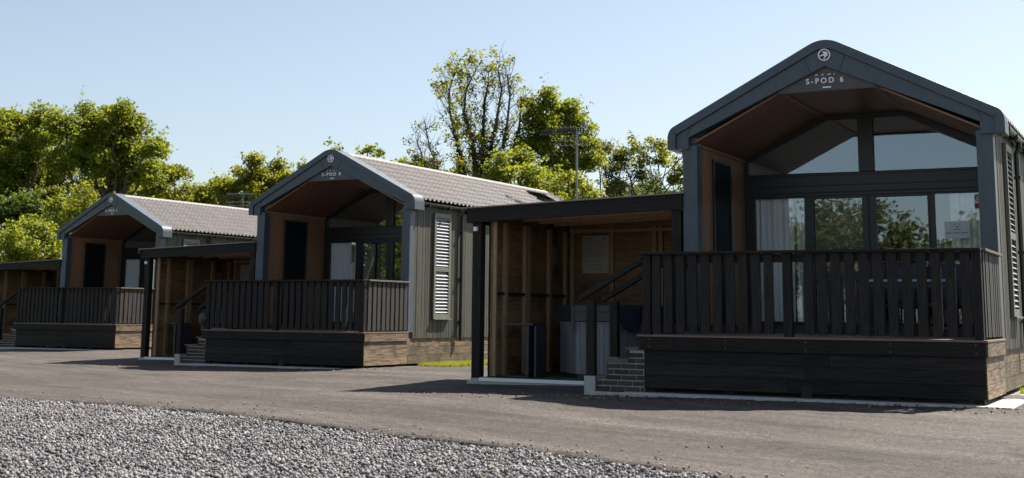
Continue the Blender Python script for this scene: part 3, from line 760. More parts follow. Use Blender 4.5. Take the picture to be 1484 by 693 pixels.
def make_steps():
    t = thing('brick_steps', (-4.75, -1.25, -.79), '', 'steps', 'brick steps up to the decks')
    ch = .075; tiers = [(-5.06, -.565), (-4.90, -.345), (-4.58, -.17)]
    b = MB(); c = MB()
    for i, (u0, zt) in enumerate(tiers):
        b.box(u0 + .012, -4.36, -1.708 + i * .003, -.762 - i * .003, -.76, zt - .03)
    b.build('mortar', 'mortar', t)
    b = MB(); row = 0; z = -.757
    while z < -.22:
        u0 = min(u for u, zt in tiers if zt - .06 >= z + .05) if any(zt - .06 >= z + .05 for u, zt in tiers) else None
        if u0 is None: break
        x = u0 - (0 if row % 2 == 0 else .11)
        while x < -4.37:
            a0 = max(x, u0); a1 = min(x + .200, -4.365)
            if a1 - a0 > .03: b.box(a0, a1, -1.722 - rnd.uniform(0, .003), -1.62, z, z + .058)
            x += .217
        y = -1.61
        while y < -.80: b.box(u0, u0 + .10, y, y + .20, z, z + .062); y += .212
        z += ch; row += 1
    b.build('bricks', 'brick', t, .003)
    for i, (u0, zt) in enumerate(tiers):
        b = MB()
        u1 = tiers[i + 1][0] - .004 if i < 2 else -4.365
        y = -1.745
        while y < -.80:
            b.box(u0 - .035, u1, y, min(y + .1035, -.75), zt - .034, zt - rnd.uniform(0, .006)); y += .104
        b.build('tread', 'brickcap', t, .003)
    MB().box(-5.16, -4.30, -1.79, -.74, -.85, -.772).build('footing', 'concrete', t, .005)
    return t

def make_handrail(v, zf, label):
    t = thing('stair_handrail', (-5.1, v, zf), '', 'handrail', 'timber handrails beside the steps')
    MB().box(-5.205, -5.085, v - .055, v + .055, zf, .45).build('post', 'stainv', t, .004)
    if zf < -.5: MB().box(-5.225, -5.065, v - .075, v + .075, -.85, -.57).build('post_base', 'concrete', t, .008)
    b = MB().bar((-5.33, v, .475), (-4.375, v, 1.005), .09, .075); b.build('rail', 'stain', t, .006)
    return t

# ------------------------------------------------------------------ shelter
def make_shelter():
    t = thing('hot_tub_shelter', (-6.2, 1.4, -.76), '', 'shelter', 'open timber shelters between the cabins')
    def top(u): return 1.93 + (u + 8.13) * .0324
    b = MB(); b.add([(-8.05, -.10, top(-8.05) - .235), (-4.385, -.10, top(-4.385) - .235), (-4.385, -.055, top(-4.385) - .235), (-8.05, -.055, top(-8.05) - .235),
                     (-8.05, -.10, top(-8.05) - .012), (-4.385, -.10, top(-4.385) - .012), (-4.385, -.055, top(-4.385) - .012), (-8.05, -.055, top(-8.05) - .012)],
                    [(0, 3, 2, 1), (4, 5, 6, 7), (0, 1, 5, 4), (1, 2, 6, 5), (2, 3, 7, 6), (3, 0, 4, 7)])
    b.build('front_beam', 'stain', t, .004)
    b = MB(); z0 = top(-8.05) - .235; b.box(-8.05, -8.01, -.053, 3.05, z0, z0 + .215); b.build('side_beam', 'stain', t, .003)
    b = MB(); p = [(-8.13, top(-8.13) - .01), (-4.385, top(-4.385) - .01), (-4.385, top(-4.385) + .012), (-8.13, top(-8.13) + .012)]
    b.prism_v(p, -.14, 3.1); ro = b.build('roof', 'roof', t, .003)
    b = MB(); b.prism_v([(-8.0, top(-8.0) - .035), (-4.39, top(-4.39) - .035), (-4.39, top(-4.39) - .013), (-8.0, top(-8.0) - .013)], -.05, 3.0); b.build('roof_deck', 'plankb', ro)
    for v in (.55, 1.15, 1.75, 2.35):
        rb = MB(); rb.add([(-8.0, v, top(-8.0) - .16), (-4.4, v, top(-4.4) - .16), (-4.4, v + .045, top(-4.4) - .16), (-8.0, v + .045, top(-8.0) - .16), (-8.0, v, top(-8.0) - .037), (-4.4, v, top(-4.4) - .037), (-4.4, v + .045, top(-4.4) - .037), (-8.0, v + .045, top(-8.0) - .037)],
                          [(0, 3, 2, 1), (4, 5, 6, 7), (0, 1, 5, 4), (1, 2, 6, 5), (2, 3, 7, 6), (3, 0, 4, 7)]); rb.build('rafter', 'stud', t)
    MB().tube([(-8.13, -.11, top(-8.13) - .07), (-8.055, -.11, top(-8.1) - .07)], .04, 8).build('gutter_end', 'gutter', t)
    MB().box(-7.95, -7.80, -.05, .10, -.745, 1.70).build('post', 'stainv', t, .004)
    MB().box(-4.57, -4.42, -.05, .10, -.745, 1.81).build('post', 'stainv', t, .004)
    # side wall: planks outside, studs inside
    b = MB(); z = -.72
    while z < 1.84: b.box(-7.70, -7.665 - rnd.uniform(0, .006), .10, 2.95, z, min(z + .1466, 1.85)); z += .147
    w = b.build('side_wall', 'plank', t)
    b = MB(); z = -.72
    z = -.79
    while z < 1.84: b.box(-7.74 + rnd.uniform(0, .006), -7.704, .10, 2.98, z - .002 * 0, min(z + .1466, 1.85)); z += .147
    b.build('outer_boards', 'stain', w)
    for v0, v1 in ((.10, .15), (.42, .52), (1.14, 1.24), (1.25, 1.34), (2.06, 2.16), (2.72, 2.80)):
        MB().box(-7.663, -7.60, v0, v1, -.72, 1.72).build('stud', 'stud', t, .002)
    b = MB()
    for v0, v1 in ((.152, .418), (.522, 1.138), (1.342, 2.058), (2.162, 2.718)): b.box(-7.663, -7.605, v0, v1, .56, .60)
    b.build('noggin', 'stain', t)
    b = MB(); z = -.72
    while z < 1.86: b.box(-7.66, -4.39, 2.95 + rnd.uniform(0, .006), 2.985, z, min(z + .1466, 1.89)); z += .147
    w = b.build('back_wall', 'plankb', t)
    MB().box(-7.70, -4.385, 2.987, 3.0, -.75, 1.90).build('outer_boards', 'stain', w)
    for u0, u1 in ((-7.60, -7.53), (-6.84, -6.76), (-6.04, -5.95), (-5.92, -5.84), (-5.2, -5.1), (-4.6, -4.5)):
        MB().box(u0, u1, 2.90, 2.948, -.72, 1.80).build('stud', 'stud', t, .002)
    MB().box(-7.598, -4.40, 2.86, 2.898, 1.70, 1.76).build('wall_plate', 'stud', t)
    MB().box(-7.80, -4.40, -.02, 3.0, -.775, -.728).build('turf_floor', 'turf', t)
    MB().box(-7.796, -5.20, -.075, -.022, -.79, -.735).build('threshold', 'lamp', t, .004)
    l = MB().box(-7.915, -7.855, -.115, -.052, 1.56, 1.63).build('wall_light', 'lamp', t, .008)
    MB().box(-7.664, -7.64, 2.26, 2.46, 1.15, 1.42).build('switch_box', 'tubside', t, .006)
    MB().box(-7.958, -7.792, -.058, .108, -.80, -.746).build('post_base', 'concrete', t)
    return t

def make_tub():
    cx, cy = -6.05, 1.42; t = thing('hot_tub', (cx, cy, -.725), '', 'hot tub', 'covered hot tubs in the shelters')
    def octo(a): r = a / math.cos(R(22.5)); return [(cx + r * math.cos(R(22.5 + 45 * i)), cy + r * math.sin(R(22.5 + 45 * i))) for i in range(8)]
    MB().prism_z(octo(.83), -.724, -.66).build('base', 'dark', t)
    b = MB(); P8 = octo(.87)
    for i in range(8):
        a = Vector(P8[i]); c = Vector(P8[(i + 1) % 8]); n = 9
        nn = Vector(((a + c).x / 2 - cx, (a + c).y / 2 - cy)).normalized()
        for k in range(n):
            p = a.lerp(c, (k + .03) / n); q = a.lerp(c, (k + .97) / n)
            b.add([(p.x, p.y, -.66), (q.x, q.y, -.66), (q.x - nn.x * .03, q.y - nn.y * .03, -.66), (p.x - nn.x * .03, p.y - nn.y * .03, -.66), (p.x, p.y, .13), (q.x, q.y, .13), (q.x - nn.x * .03, q.y - nn.y * .03, .13), (p.x - nn.x * .03, p.y - nn.y * .03, .13)],
                  [(0, 3, 2, 1), (4, 5, 6, 7), (0, 1, 5, 4), (1, 2, 6, 5), (2, 3, 7, 6), (3, 0, 4, 7)])
    b.build('cabinet', 'tubside', t)
    MB().prism_z(octo(.845), -.66, .125).build('shell', 'dark', t)
    MB().prism_z(octo(.885), .131, .185).build('rim', 'lamp', t, .006)
    c = MB().prism_z(octo(.935), .14, .41).build('cover', 'cover', t, .02)
    MB().prism_z(octo(.955), .30, .315).build('piping', 'dark', c, .004)
    for s in (-.38, .38):
        MB().box(cx + s - .025, cx + s + .025, cy - .948, cy - .936, -.02, .40).build('strap', 'gutter', c)
        MB().box(cx + .936, cx + .948, cy + s - .025, cy + s + .025, -.02, .40).build('strap', 'gutter', c)
    MB().add([(cx + .39, cy - .945, .40), (cx + .66, cy - .70, .40), (cx + .66, cy - .70, .02), (cx + .55, cy - .80, -.01), (cx + .45, cy - .90, .05)], [(0, 1, 2, 3, 4)]).build('cover_flap', 'cover', c)
    return t

def make_side_table():
    t = thing('side_table', (-7.2, .35, -.725), '', 'table', 'dark side tables in the shelters')
    MB().box(-7.46, -6.98, .18, .60, .075, .115).build('top', 'dark', t, .01)
    MB().box(-7.12, -7.06, .20, .58, -.70, .074).build('leg', 'dark', t, .01)
    MB().box(-6.99, -6.95, .24, .62, -.724, .074).build('leg', 'dark', t, .01)
    MB().box(-7.44, -7.06, .20, .58, -.724, -.702).build('foot', 'dark', t, .005)
    return t

def make_notice():
    t = thing('notice', (-7.09, 2.89, 1.0), '', 'notice', 'printed notices on the shelter back walls')
    MB().box(-7.35, -6.845, 2.885, 2.893, .98, 1.645).build('sheet', 'paper', t)
    b = MB(); z = 1.56
    b.box(-7.32, -7.15, 2.8825, 2.8848, 1.585, 1.61); b.box(-6.95, -6.90, 2.8825, 2.8848, 1.585, 1.615)
    r2 = random.Random(3)
    while z > 1.02:
        b.box(-7.32, -6.88 - r2.uniform(0, .12), 2.8825, 2.8848, z, z + .008); z -= .028 if r2.random() > .15 else .05
    b.build('print', 'ink', t)
    return t

def make_table():
    t = thing('outdoor_table', (-1.35, 1.05, 0), '', 'table')
    MB().box(-1.95, -.72, .72, 1.35, .76, .795).build('top', 'tabletop', t, .006)
    for u in (-1.90, -.77):
        for v in (.78, 1.29): MB().box(u - .025, u + .025, v - .025, v + .025, 0.001, .758).build('leg', 'dark', t, .004)
    MB().box(-1.87, -.80, .765, .795, .68, .757).build('apron', 'dark', t)
    return t
def make_chair(u, v, rz):
    t = thing('outdoor_chair', (u, v, 0), '', 'chair')
    T = Matrix.Translation((u, v, 0)) @ Matrix.Rotation(rz, 4, 'Z')
    def part(mb, name, mat, bev=.006):
        mb.v = [tuple(T @ Vector(p)) for p in mb.v]; mb.build(name, mat, t, bev)
    part(MB().box(-.26, .26, -.24, .24, .40, .46), 'seat', 'chairfab', .02)
    b = MB().box(-.25, .25, .20, .25, .50, 1.08, Matrix.Translation((0, .03, 0)) @ Matrix.Rotation(R(-5), 4, 'X')); part(b, 'backrest', 'chairfab', .03)
    for x in (-.24, .24):
        for y in (-.21, .22): part(MB().tube([(x, y, .002), (x * .98, y * .98, .40)], [.014, .018], 8), 'leg', 'dark', 0)
        part(MB().tube([(x * 1.1, -.2, .40), (x * 1.1, -.22, .66), (x * 1.1, .20, .68)], .014, 8), 'armrest', 'dark', 0)
    part(MB().tube([(-.25, .235, .44), (-.25, .30, 1.06), (-.18, .31, 1.12), (.18, .31, 1.12), (.25, .30, 1.06), (.25, .235, .44)], .014, 8), 'back_frame', 'dark', 0)
    return t
def make_urn():
    t = thing('urn', (-4.30, -1.0, 0), '', 'urn')
    MB().lathe(-4.43, -1.70, [(.06, .0), (.075, .01), (.06, .06), (.07, .09), (.105, .14), (.12, .22), (.115, .30), (.08, .355), (.06, .365)], 24).build('urn_body', 'dark', t, 0, True)
    return t

# ------------------------------------------------------------------ build one bay, then place its copies
def place(o, k):
    x = Matrix(podM(k)) @ Matrix.Translation(Vector(o['_b']))
    o.matrix_world = x
    o.location = x.to_translation(); o.rotation_euler = (0, 0, R(PODS[k][3]))
protos = {}
protos['cabin'] = make_cabin(); protos['deck'] = make_deck(); protos['steps'] = make_steps()
protos['rail1'] = make_handrail(-1.68, -.56, ''); protos['rail2'] = make_handrail(-.86, -.335, '')
protos['shelter'] = make_shelter(); protos['tub'] = make_tub(); protos['stable'] = make_side_table(); protos['notice'] = make_notice()
L = {
 'cabin': {'A': 'largest and closest gabled cabin with grey metal bargeboard and white card in its glass doors', 'B': 'middle gabled cabin of the row, showing a louvred side shutter and sunlit tiled roof', 'C': 'farthest and smallest gabled cabin, partly hidden by a shelter, with trees right behind'},
 'deck': {'A': 'biggest black timber deck with slatted balustrade in front of the closest cabin', 'B': 'black timber deck with slatted balustrade in front of the middle cabin', 'C': 'small far black timber deck in front of the farthest cabin'},
 'steps': {'A': 'dark brick steps with pale mortar beside the biggest deck', 'B': 'dark brick steps beside the deck of the middle cabin', 'C': 'tiny dark brick steps at the left end of the farthest deck'},
 'rail1': {'A': 'outer black stair handrail with pale foot before the hot tub of the closest cabin', 'B': 'outer black stair handrail with pale foot at the middle cabin steps', 'C': 'outer black stair handrail at the farthest cabin steps'},
 'rail2': {'A': 'inner black stair handrail, the one standing against the hot tub of the closest cabin', 'B': 'inner black stair handrail behind the middle cabin steps', 'C': 'inner black stair handrail behind the farthest cabin steps'},
 'shelter': {'A': 'open flat roofed timber shelter with pinned notice between the closest and middle cabins', 'B': 'open flat roofed timber shelter standing between the middle and farthest cabins', 'C': 'open flat roofed timber shelter beyond the farthest cabin, cut by the picture edge'},
 'tub': {'A': 'grey panelled hot tub with navy cover inside the shelter beside the closest cabin', 'B': 'grey hot tub with navy cover inside the shelter of the middle cabin'},
 'stable': {'A': 'dark slim side table beside the hot tub under the closest shelter', 'B': 'dark slim side table under the shelter of the middle cabin'},
 'notice': {'A': 'white printed notice pinned to brown boards in the closest shelter', 'B': 'white printed notice pinned up in the shelter of the middle cabin'},
}
cab = {}
for key, src in protos.items():
    for k in 'ABC':
        if k not in L[key]: continue
        o = src if k == 'A' else copy_tree(src)
        cab[(key, k)] = o
for (key, k), o in cab.items():
    o['label'] = L[key][k]; place(o, k)
# lettering differs from cabin to cabin
def lettering(k, txt):
    c = cab[('cabin', k)]; sp = [q for q in c.children if q.name.startswith('sign_panel')][0]
    save = c.parent
    a = text_mesh('lettering', txt, .108, (UM - .02, -.052, 3.56), 'white', sp, .004, 1.45)
    MB().box(UM - .05, UM + .07, -.056, -.046, 3.488, 3.506).build('underline', 'white', sp)
    for i, (du, w) in enumerate(((-.16, .04), (-.07, .035), (.02, .045), (.11, .016))):
        b = MB().add([(UM + du, -.050, 3.672), (UM + du + w, -.050, 3.680), (UM + du + w, -.050, 3.695), (UM + du + w * .3, -.050, 3.686), ], [(0, 1, 2, 3)])
        b.build('flourish', 'white', sp)
lettering('A', 'S-POD 6'); lettering('B', 'S-POD 8'); lettering('C', 'S-POD 9')

# card and sticker in the door of the closest cabin
def place_new(o, k): place(o, k)
t = thing('window_card', (-.88, 2.41, 1.5), 'white card with dark winged mark inside the glass door of the closest cabin', 'card')
MB().box(-1.06, -.69, 2.408, 2.414, 1.46, 1.72).build('card', 'card', t)
b = MB(); b.add([(-.94, 2.405, 1.672), (-.875, 2.405, 1.635), (-.81, 2.405, 1.672), (-.85, 2.405, 1.655), (-.875, 2.405, 1.612), (-.90, 2.405, 1.655)], [(0, 1, 5), (1, 4, 5), (1, 3, 4), (1, 2, 3)])
b.box(-.94, -.82, 2.404, 2.407, 1.590, 1.598)
for i in range(16):
    if i in (4, 10): continue
    b.box(-1.03 + i * .0195, -1.03 + i * .0195 + .012, 2.404, 2.407, 1.535, 1.550 + (.008 if i in (0, 5, 11) else 0))
b.build('printing', 'ink', t); place(t, 'A')
t = thing('warning_sticker', (-.56, 2.41, 2.0), 'small round red prohibition sticker on the right door pane of the closest cabin', 'sticker')
MB().box(-.61, -.50, 2.411, 2.415, 1.90, 2.13).build('sticker', 'card', t)
b = MB(); nseg = 24
o_ = [(-.555 + .05 * math.cos(2 * math.pi * i / nseg), 2.07 + .05 * math.sin(2 * math.pi * i / nseg)) for i in range(nseg + 1)]
q_ = [(-.555 + .036 * math.cos(2 * math.pi * i / nseg), 2.07 + .036 * math.sin(2 * math.pi * i / nseg)) for i in range(nseg + 1)]
ring(b, o_, q_, 2.405, 2.411); b.bar((-.585, 2.407, 2.10), (-.525, 2.407, 2.04), .004, .012, (1, 0, 1)); b.box(-.605, -.505, 2.406, 2.4105, 1.91, 1.985)
b.build('red_mark', 'red', t); place(t, 'A')

for k, nm in (('A', 'closest'), ('B', 'middle')):
    t = make_table(); tag(t, 'pale topped outdoor table seen through the balusters of the %s deck' % nm, group='outdoor tables on the porches'); place(t, k)
    for i, (u, v, rz) in enumerate(((-1.62, 1.62, R(3)), (-1.02, 1.66, R(-4)))):
        t = make_chair(u, v, rz); tag(t, 'navy outdoor chair behind the table on the %s porch, %s' % (nm, ('the one nearer the door middle', 'the one nearer the shuttered wall')[i]), group='navy outdoor chairs'); place(t, k)
t = make_urn(); t['label'] = 'small rounded grey urn on the left edge of the middle cabin deck'; place(t, 'B')

# concrete slabs under each bay
for k in 'ABC':
    b = MB(); b.box(-4.62, .30, -1.97, 10.95, -.95, -.76); b.box(-8.02, -4.622, -.06, 3.1, -.95, -.782)
    o = b.build('concrete_slab', 'concrete', None, .01); o.matrix_world = podM(k); tag(o, kind='structure')

# low strip of grass beside the middle cabin
def grass_strip(k, u0, u1, v0, v1, n, label, h=(.03, .09)):
    m = np.array(podM(k)); u = rng.uniform(u0, u1, n); v = rng.uniform(v0, v1, n)
    p = m[:2, :2] @ np.stack([u, v]) + m[:2, 3:4]; z = g(p[0], p[1]) + .005
    hh = rng.uniform(h[0], h[1], n); a = rng.uniform(0, 2 * np.pi, n); w = rng.uniform(.004, .009, n); lean = rng.normal(0, .025, (2, n))
    V = np.stack([np.stack([p[0] - w * np.cos(a), p[1] - w * np.sin(a), z - .01], -1), np.stack([p[0] + w * np.cos(a), p[1] + w * np.sin(a), z - .01], -1), np.stack([p[0] + lean[0], p[1] + lean[1], z + hh], -1)], 1)
    me = quick_mesh('grass', V.reshape(-1, 3), np.arange(n * 3), 3); me.materials.append(M['grassblade'])
    o = bpy.data.objects.new('grass', me); C.objects.link(o); tag(o, label, 'grass', kind='stuff')
grass_strip('B', .02, .95, .35, 8.5, 60000, 'short bright grass strip along the side of the middle cabin')
grass_strip('A', .02, .25, 1.2, 6, 2500, 'thin tufts of grass at the foot of the closest cabin side wall')

def litter(k, u0, u1, v0, v1, n):
    m = np.array(podM(k)); u = rng.uniform(u0, u1, n); v = v1 - (v1 - v0) * rng.random(n) ** 2
    p = m[:2, :2] @ np.stack([u, v]) + m[:2, 3:4]; z = g(p[0], p[1]) + .008
    s_ = rng.uniform(.008, .024, n)[:, None]; c = np.stack([p[0], p[1], z], -1)
    a_ = rng.normal(size=(n, 3)); a_[:, 2] *= .35; a_ /= np.linalg.norm(a_, axis=1)[:, None]; b_ = rng.normal(size=(n, 3)); b_[:, 2] *= .4; b_ -= a_ * (a_ * b_).sum(1)[:, None]; b_ /= np.linalg.norm(b_, axis=1)[:, None]
    V = np.stack([c - a_ * s_, c + b_ * s_ * .6, c + a_ * s_, c - b_ * s_ * .6], 1)
    me = quick_mesh('leaf_litter', V.reshape(-1, 3), np.arange(n * 4), 4); me.materials.append(M['litter'])
    o = bpy.data.objects.new('leaf_litter', me); C.objects.link(o); tag(o, 'scattered dry leaf litter and grit at the foot of the %s deck' % {'A': 'closest', 'B': 'middle'}[k], 'leaf litter', kind='stuff')
litter('A', -7.8, .5, -2.9, -2.0, 900); litter('B', -7.8, 1.2, -2.9, -1.9, 500)

# ------------------------------------------------------------------ TV aerials
def aerial(name_label, base, top, s):
    t = thing('aerial', base, name_label, 'aerial', 'television aerials behind the cabins')
    b = Vector(base); z = top
    MB().tube([base, (b.x, b.y, z)], .028 * s, 8).build('mast', 'steel', t)
    m = MB()
    # long top array, wide grid of short elements
    m.bar((b.x - .98 * s, b.y, z - .10 * s), (b.x + .25 * s, b.y, z - .02 * s), .02 * s, .02 * s)
    for i in range(17):
        x = b.x - .95 * s + i * .07 * s; m.bar((x, b.y, z - .10 * s - .055 * s + i * .0045 * s), (x, b.y, z - .10 * s + .075 * s + i * .0045 * s), .045 * s, .02 * s, (0, 1, 0))
    for dz in (-.055, .075): m.bar((b.x - .98 * s, b.y, z + (-.10 + dz) * s), (b.x - .02 * s, b.y, z + (-.03 + dz) * s), .014 * s, .014 * s)
    m.build('antenna', 'gutter', t)
    m = MB()
    for j, dz in enumerate((-.28, -.42, .06)):
        zz = z + dz * s; m.bar((b.x - .62 * s, b.y - .1, zz - .04 * s), (b.x + .35 * s, b.y + .1, zz + .03 * s), .017 * s, .017 * s)
        for i in range(7):
            x = b.x - .58 * s + i * .14 * s; m.bar((x - .04 * s, b.y - .28 * s, zz), (x + .05 * s, b.y + .28 * s, zz), .011 * s, .011 * s)
    for i in range(5): m.bar((b.x + .06 * s, b.y, z + (.04 + .05 * i - .1) * s), (b.x + .34 * s, b.y + .1, z + (.0 + .06 * i - .1) * s), .011 * s, .011 * s)
    m.build('antenna', 'steel', t)
    return t
def gz(p): return Vector((p.x, p.y, float(g(p.x, p.y)) - .08))
tp = at(836, 188, 36); aerial('tall grey television aerial on a thin mast behind the shelter with the notice', tuple(gz(tp)), tp.z, 1.05)
tp = at(352, 283, 58); aerial('small distant television aerial rising behind the roof of the farthest cabin', tuple(gz(tp)), tp.z, 1.1)

# ------------------------------------------------------------------ trees
def leaves_obj(name, P, size, mat, parent, updir=.35):
    n = len(P)
    nn = rng.normal(size=(n, 3)); nn[:, 2] = np.abs(nn[:, 2]) + updir; nn /= np.linalg.norm(nn, axis=1)[:, None]
    a = rng.normal(size=(n, 3)); a -= nn * (a * nn).sum(1)[:, None]; a /= np.linalg.norm(a, axis=1)[:, None]; b = np.cross(nn, a)
    s = size * rng.uniform(.6, 1.35, n)[:, None]
    V = np.stack([P - a * s * .5, P + b * s * .33 - nn * s * .06, P + a * s * .5, P - b * s * .33 - nn * s * .06], 1)
    me = quick_mesh(name, V.reshape(-1, 3), np.arange(n * 4), 4); me.materials.append(M[mat])
    o = bpy.data.objects.new(name, me); C.objects.link(o); o.parent = parent; return o

def limb(mb, a, b, r0, r1, wob=.08, n=5, sides=5):
    a = np.array(a); b = np.array(b); L = np.linalg.norm(b - a); pts = []
    for i in range(n + 1):
        f = i / n; p = a + (b - a) * f
        if 0 < i < n: p = p + rng.normal(0, wob * L * .35, 3) * np.array([1, 1, .5])
        p[2] -= .0 if i in (0, n) else .03 * L * math.sin(math.pi * f)
        pts.append(tuple(p))
    mb.tube(pts, [r0 + (r1 - r0) * i / n for i in range(n + 1)], sides, False)
    return pts

def make_tree(name, label, cat, group, Yd, basepx, blobs, mat, leaf=.15, dens=120, nsub=17.0, trunk=.16, subr=(.30, .58), seed=0, depth=1.0, stems=1, bare=0, loose=1.0):
    """blobs: crown lobes (px, py, radius in photo pixels) standing Yd metres away"""
    global rng
    rng = np.random.default_rng(100 + seed)
    bp = at(basepx, 420, Yd); base = np.array([bp.x, bp.y, float(g(bp.x, bp.y)) - .1])
    t = thing(name, tuple(base), label, cat, group); sc = Yd / F
    lobes = []
    for (px, py, r) in blobs:
        c = at(px, py, Yd); c = np.array(c); c[1] += rng.uniform(-1, 1) * depth * 1.3; lobes.append((c, r * sc))
    tm = MB(); cz = np.array([c for c, r in lobes]); low = base.copy()
    topmean = cz.mean(0); heads = []
    for s in range(stems):
        off = np.array([rng.normal(0, .25), rng.normal(0, .25), 0]) * (stems > 1)
        h = base + (topmean - base) * rng.uniform(.55, .8) + off * 3
        limb(tm, base + off - base * 0, h, trunk, trunk * .6, .05, 7, 8); heads.append((base + off, h))
    P = []
    for c, r in lobes:
        b0, h0 = heads[rng.integers(len(heads))]
        f = np.clip((c[2] - r - b0[2]) / max(h0[2] - b0[2], .1), .35, 1.0) * rng.uniform(.8, 1)
        st = b0 + (h0 - b0) * f
        limb(tm, st, c, trunk * .45, trunk * .16, .10, 6)
        ns = max(5, int(nsub * (r / .8) ** 2))
        for i in range(ns):
            d = rng.normal(size=3); d /= np.linalg.norm(d); d[2] = d[2] * .85 + .1
            q = c + d * r * 1.08 * rng.uniform(.1, 1.0) ** .5
            if rng.random() < .5: limb(tm, c + (q - c) * .15, q, trunk * .12, .010, .12, 3, 4)
            sr = rng.uniform(*subr)
            n = int(dens * (sr / .4) ** 2 * rng.uniform(.5, 1.3))
            e = rng.normal(size=(n, 3)); e /= (np.linalg.norm(e, axis=1)[:, None] + 1e-6); e *= rng.random(n)[:, None] ** .45 * sr * np.array([1.1, 1.1, .75])
            # a few sprays poke outward
            P.append(q + e)
            if rng.random() < .35 * loose:
                m = rng.integers(6, 16); P.append(q + d * (sr + rng.random(m)[:, None] * .45) + rng.normal(0, .08, (m, 3)))
        for i in range(bare):
            d = rng.normal(size=3); d[2] = abs(d[2]) + .6; d /= np.linalg.norm(d); limb(tm, c, c + d * r * rng.uniform(1.0, 1.6), trunk * .10, .008, .12, 4, 4)
    P = np.concatenate(P); P = P[P[:, 2] > base[2] + .25]
    leaves_obj('crown', P - base, leaf, mat, t)
    tm.build('trunk', 'bark', t, 0, True, False)
    return t

TR = 'trees along the boundary behind the cabins'
def fill(x0, x1, ytop, ybot, r, seed, jx=.8):
    q = random.Random(seed); out = []; y = ytop
    while y < ybot:
        x = x0 + q.uniform(0, r)
        while x < x1: out.append((x + q.uniform(-6, 6), y + q.uniform(-7, 7), r * q.uniform(.75, 1.1))); x += r * 1.35
        y += r * 1.25
    return out
make_tree('tree', 'broad light green tree at the picture edge left of the tallest crown', 'tree', TR, 60, 30,
          [(-40, 190, 32), (-5, 182, 26), (22, 176, 20), (48, 185, 18), (70, 172, 18), (-20, 225, 30), (20, 220, 24), (55, 222, 24), (-30, 265, 28), (15, 262, 24), (52, 262, 20), (0, 300, 26), (40, 300, 22), (85, 200, 16), (88, 235, 18), (70, 285, 20), (-20, 200, 24), (30, 240, 26)], 'leafA', seed=1, stems=2, nsub=24)
make_tree('tree', 'tallest dense green tree with rounded crown behind the farthest cabin', 'tree', TR, 58, 155,
          [(103, 185, 20), (125, 168, 17), (150, 162, 15), (178, 165, 17), (196, 182, 17), (150, 190, 24), (120, 212, 22), (176, 212, 22), (205, 218, 18), (228, 218, 14), (100, 240, 20), (140, 242, 24), (180, 246, 22), (212, 248, 18), (120, 275, 22), (160, 280, 20)], 'leafA', seed=2, trunk=.2, nsub=26)
make_tree('tree', 'rounded yellow green tree just above the ridge of the farthest cabin', 'tree', TR, 66, 235,
          [(215, 262, 18), (238, 252, 18), (258, 256, 16), (245, 280, 20), (270, 278, 15), (222, 290, 20), (280, 296, 12)], 'leafB', seed=3)
make_tree('bush', 'bright yellow green bush lit up below the tallest tree', 'bush', TR, 50, 118,
          [(95, 292, 16), (118, 284, 16), (138, 290, 14), (110, 308, 20), (135, 312, 16), (85, 318, 16), (75, 300, 12)], 'leafB', seed=4, leaf=.13, subr=(.22, .42))
make_tree('bush', 'spreading dark bush at the left picture edge above the far shelter', 'bush', TR, 47, 30,
          fill(-30, 95, 335, 400, 17, 5), 'leafA', seed=5, leaf=.13, subr=(.22, .42))
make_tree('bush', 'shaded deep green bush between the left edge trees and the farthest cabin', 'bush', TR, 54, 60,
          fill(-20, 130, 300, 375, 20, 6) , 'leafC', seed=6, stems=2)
make_tree('bush', 'low pale green bush over the roof of the farthest cabin', 'bush', TR, 66, 300,
          [(285, 282, 11), (300, 276, 12), (318, 275, 13), (332, 288, 14), (300, 296, 16), (275, 302, 14)], 'leafB', seed=7, bare=2)
make_tree('tree', 'upright shooting green tree between the farthest and middle cabin roofs', 'tree', TR, 62, 375,
          [(335, 262, 11), (352, 250, 11), (375, 240, 10), (376, 252, 14), (345, 272, 15), (368, 272, 17), (395, 262, 14), (405, 250, 8), (355, 294, 18), (390, 288, 18), (412, 272, 10), (402, 238, 5), (420, 262, 9), (322, 272, 12), (308, 268, 10), (338, 284, 14), (385, 268, 14), (362, 262, 12)], 'leafB', seed=8, stems=3, subr=(.24, .46), bare=2, nsub=26)
make_tree('tree', 'thin leafy tree top peeping over the gable of the middle cabin', 'tree', TR, 60, 500,
          [(437, 243, 6), (482, 216, 6), (520, 232, 10), (535, 218, 6), (548, 222, 5), (500, 240, 14), (540, 245, 14), (460, 262, 18), (560, 262, 14)], 'leafA', seed=9, stems=3, bare=3, subr=(.16, .34))
make_tree('bush', 'bright yellow bush above the ridge of the middle cabin', 'bush', TR, 56, 605,
          [(585, 234, 9), (600, 227, 10), (615, 232, 10), (605, 245, 13), (630, 244, 10), (590, 252, 12)], 'leafB', seed=10, leaf=.12, subr=(.18, .32))
make_tree('tree', 'dense bright green round headed tree beside the sparse one', 'tree', TR, 58, 800,
          [(772, 160, 15), (795, 150, 14), (818, 158, 14), (838, 172, 14), (852, 190, 12), (780, 185, 20), (810, 182, 20), (835, 205, 18), (765, 212, 16), (795, 215, 20), (852, 212, 12), (825, 232, 20), (850, 240, 16), (800, 250, 20)], 'leafA', seed=11, trunk=.18, nsub=26)
make_tree('bush', 'dark green bushy tree below the sparse tall tree', 'bush', TR, 52, 760,
          [(722, 246, 14), (740, 232, 16), (760, 228, 14), (735, 262, 16), (765, 256, 18), (790, 262, 18), (815, 272, 16), (780, 282, 18), (840, 270, 14), (750, 284, 16), (715, 268, 10), (820, 290, 16), (850, 288, 15)], 'leafA', seed=12, stems=2)
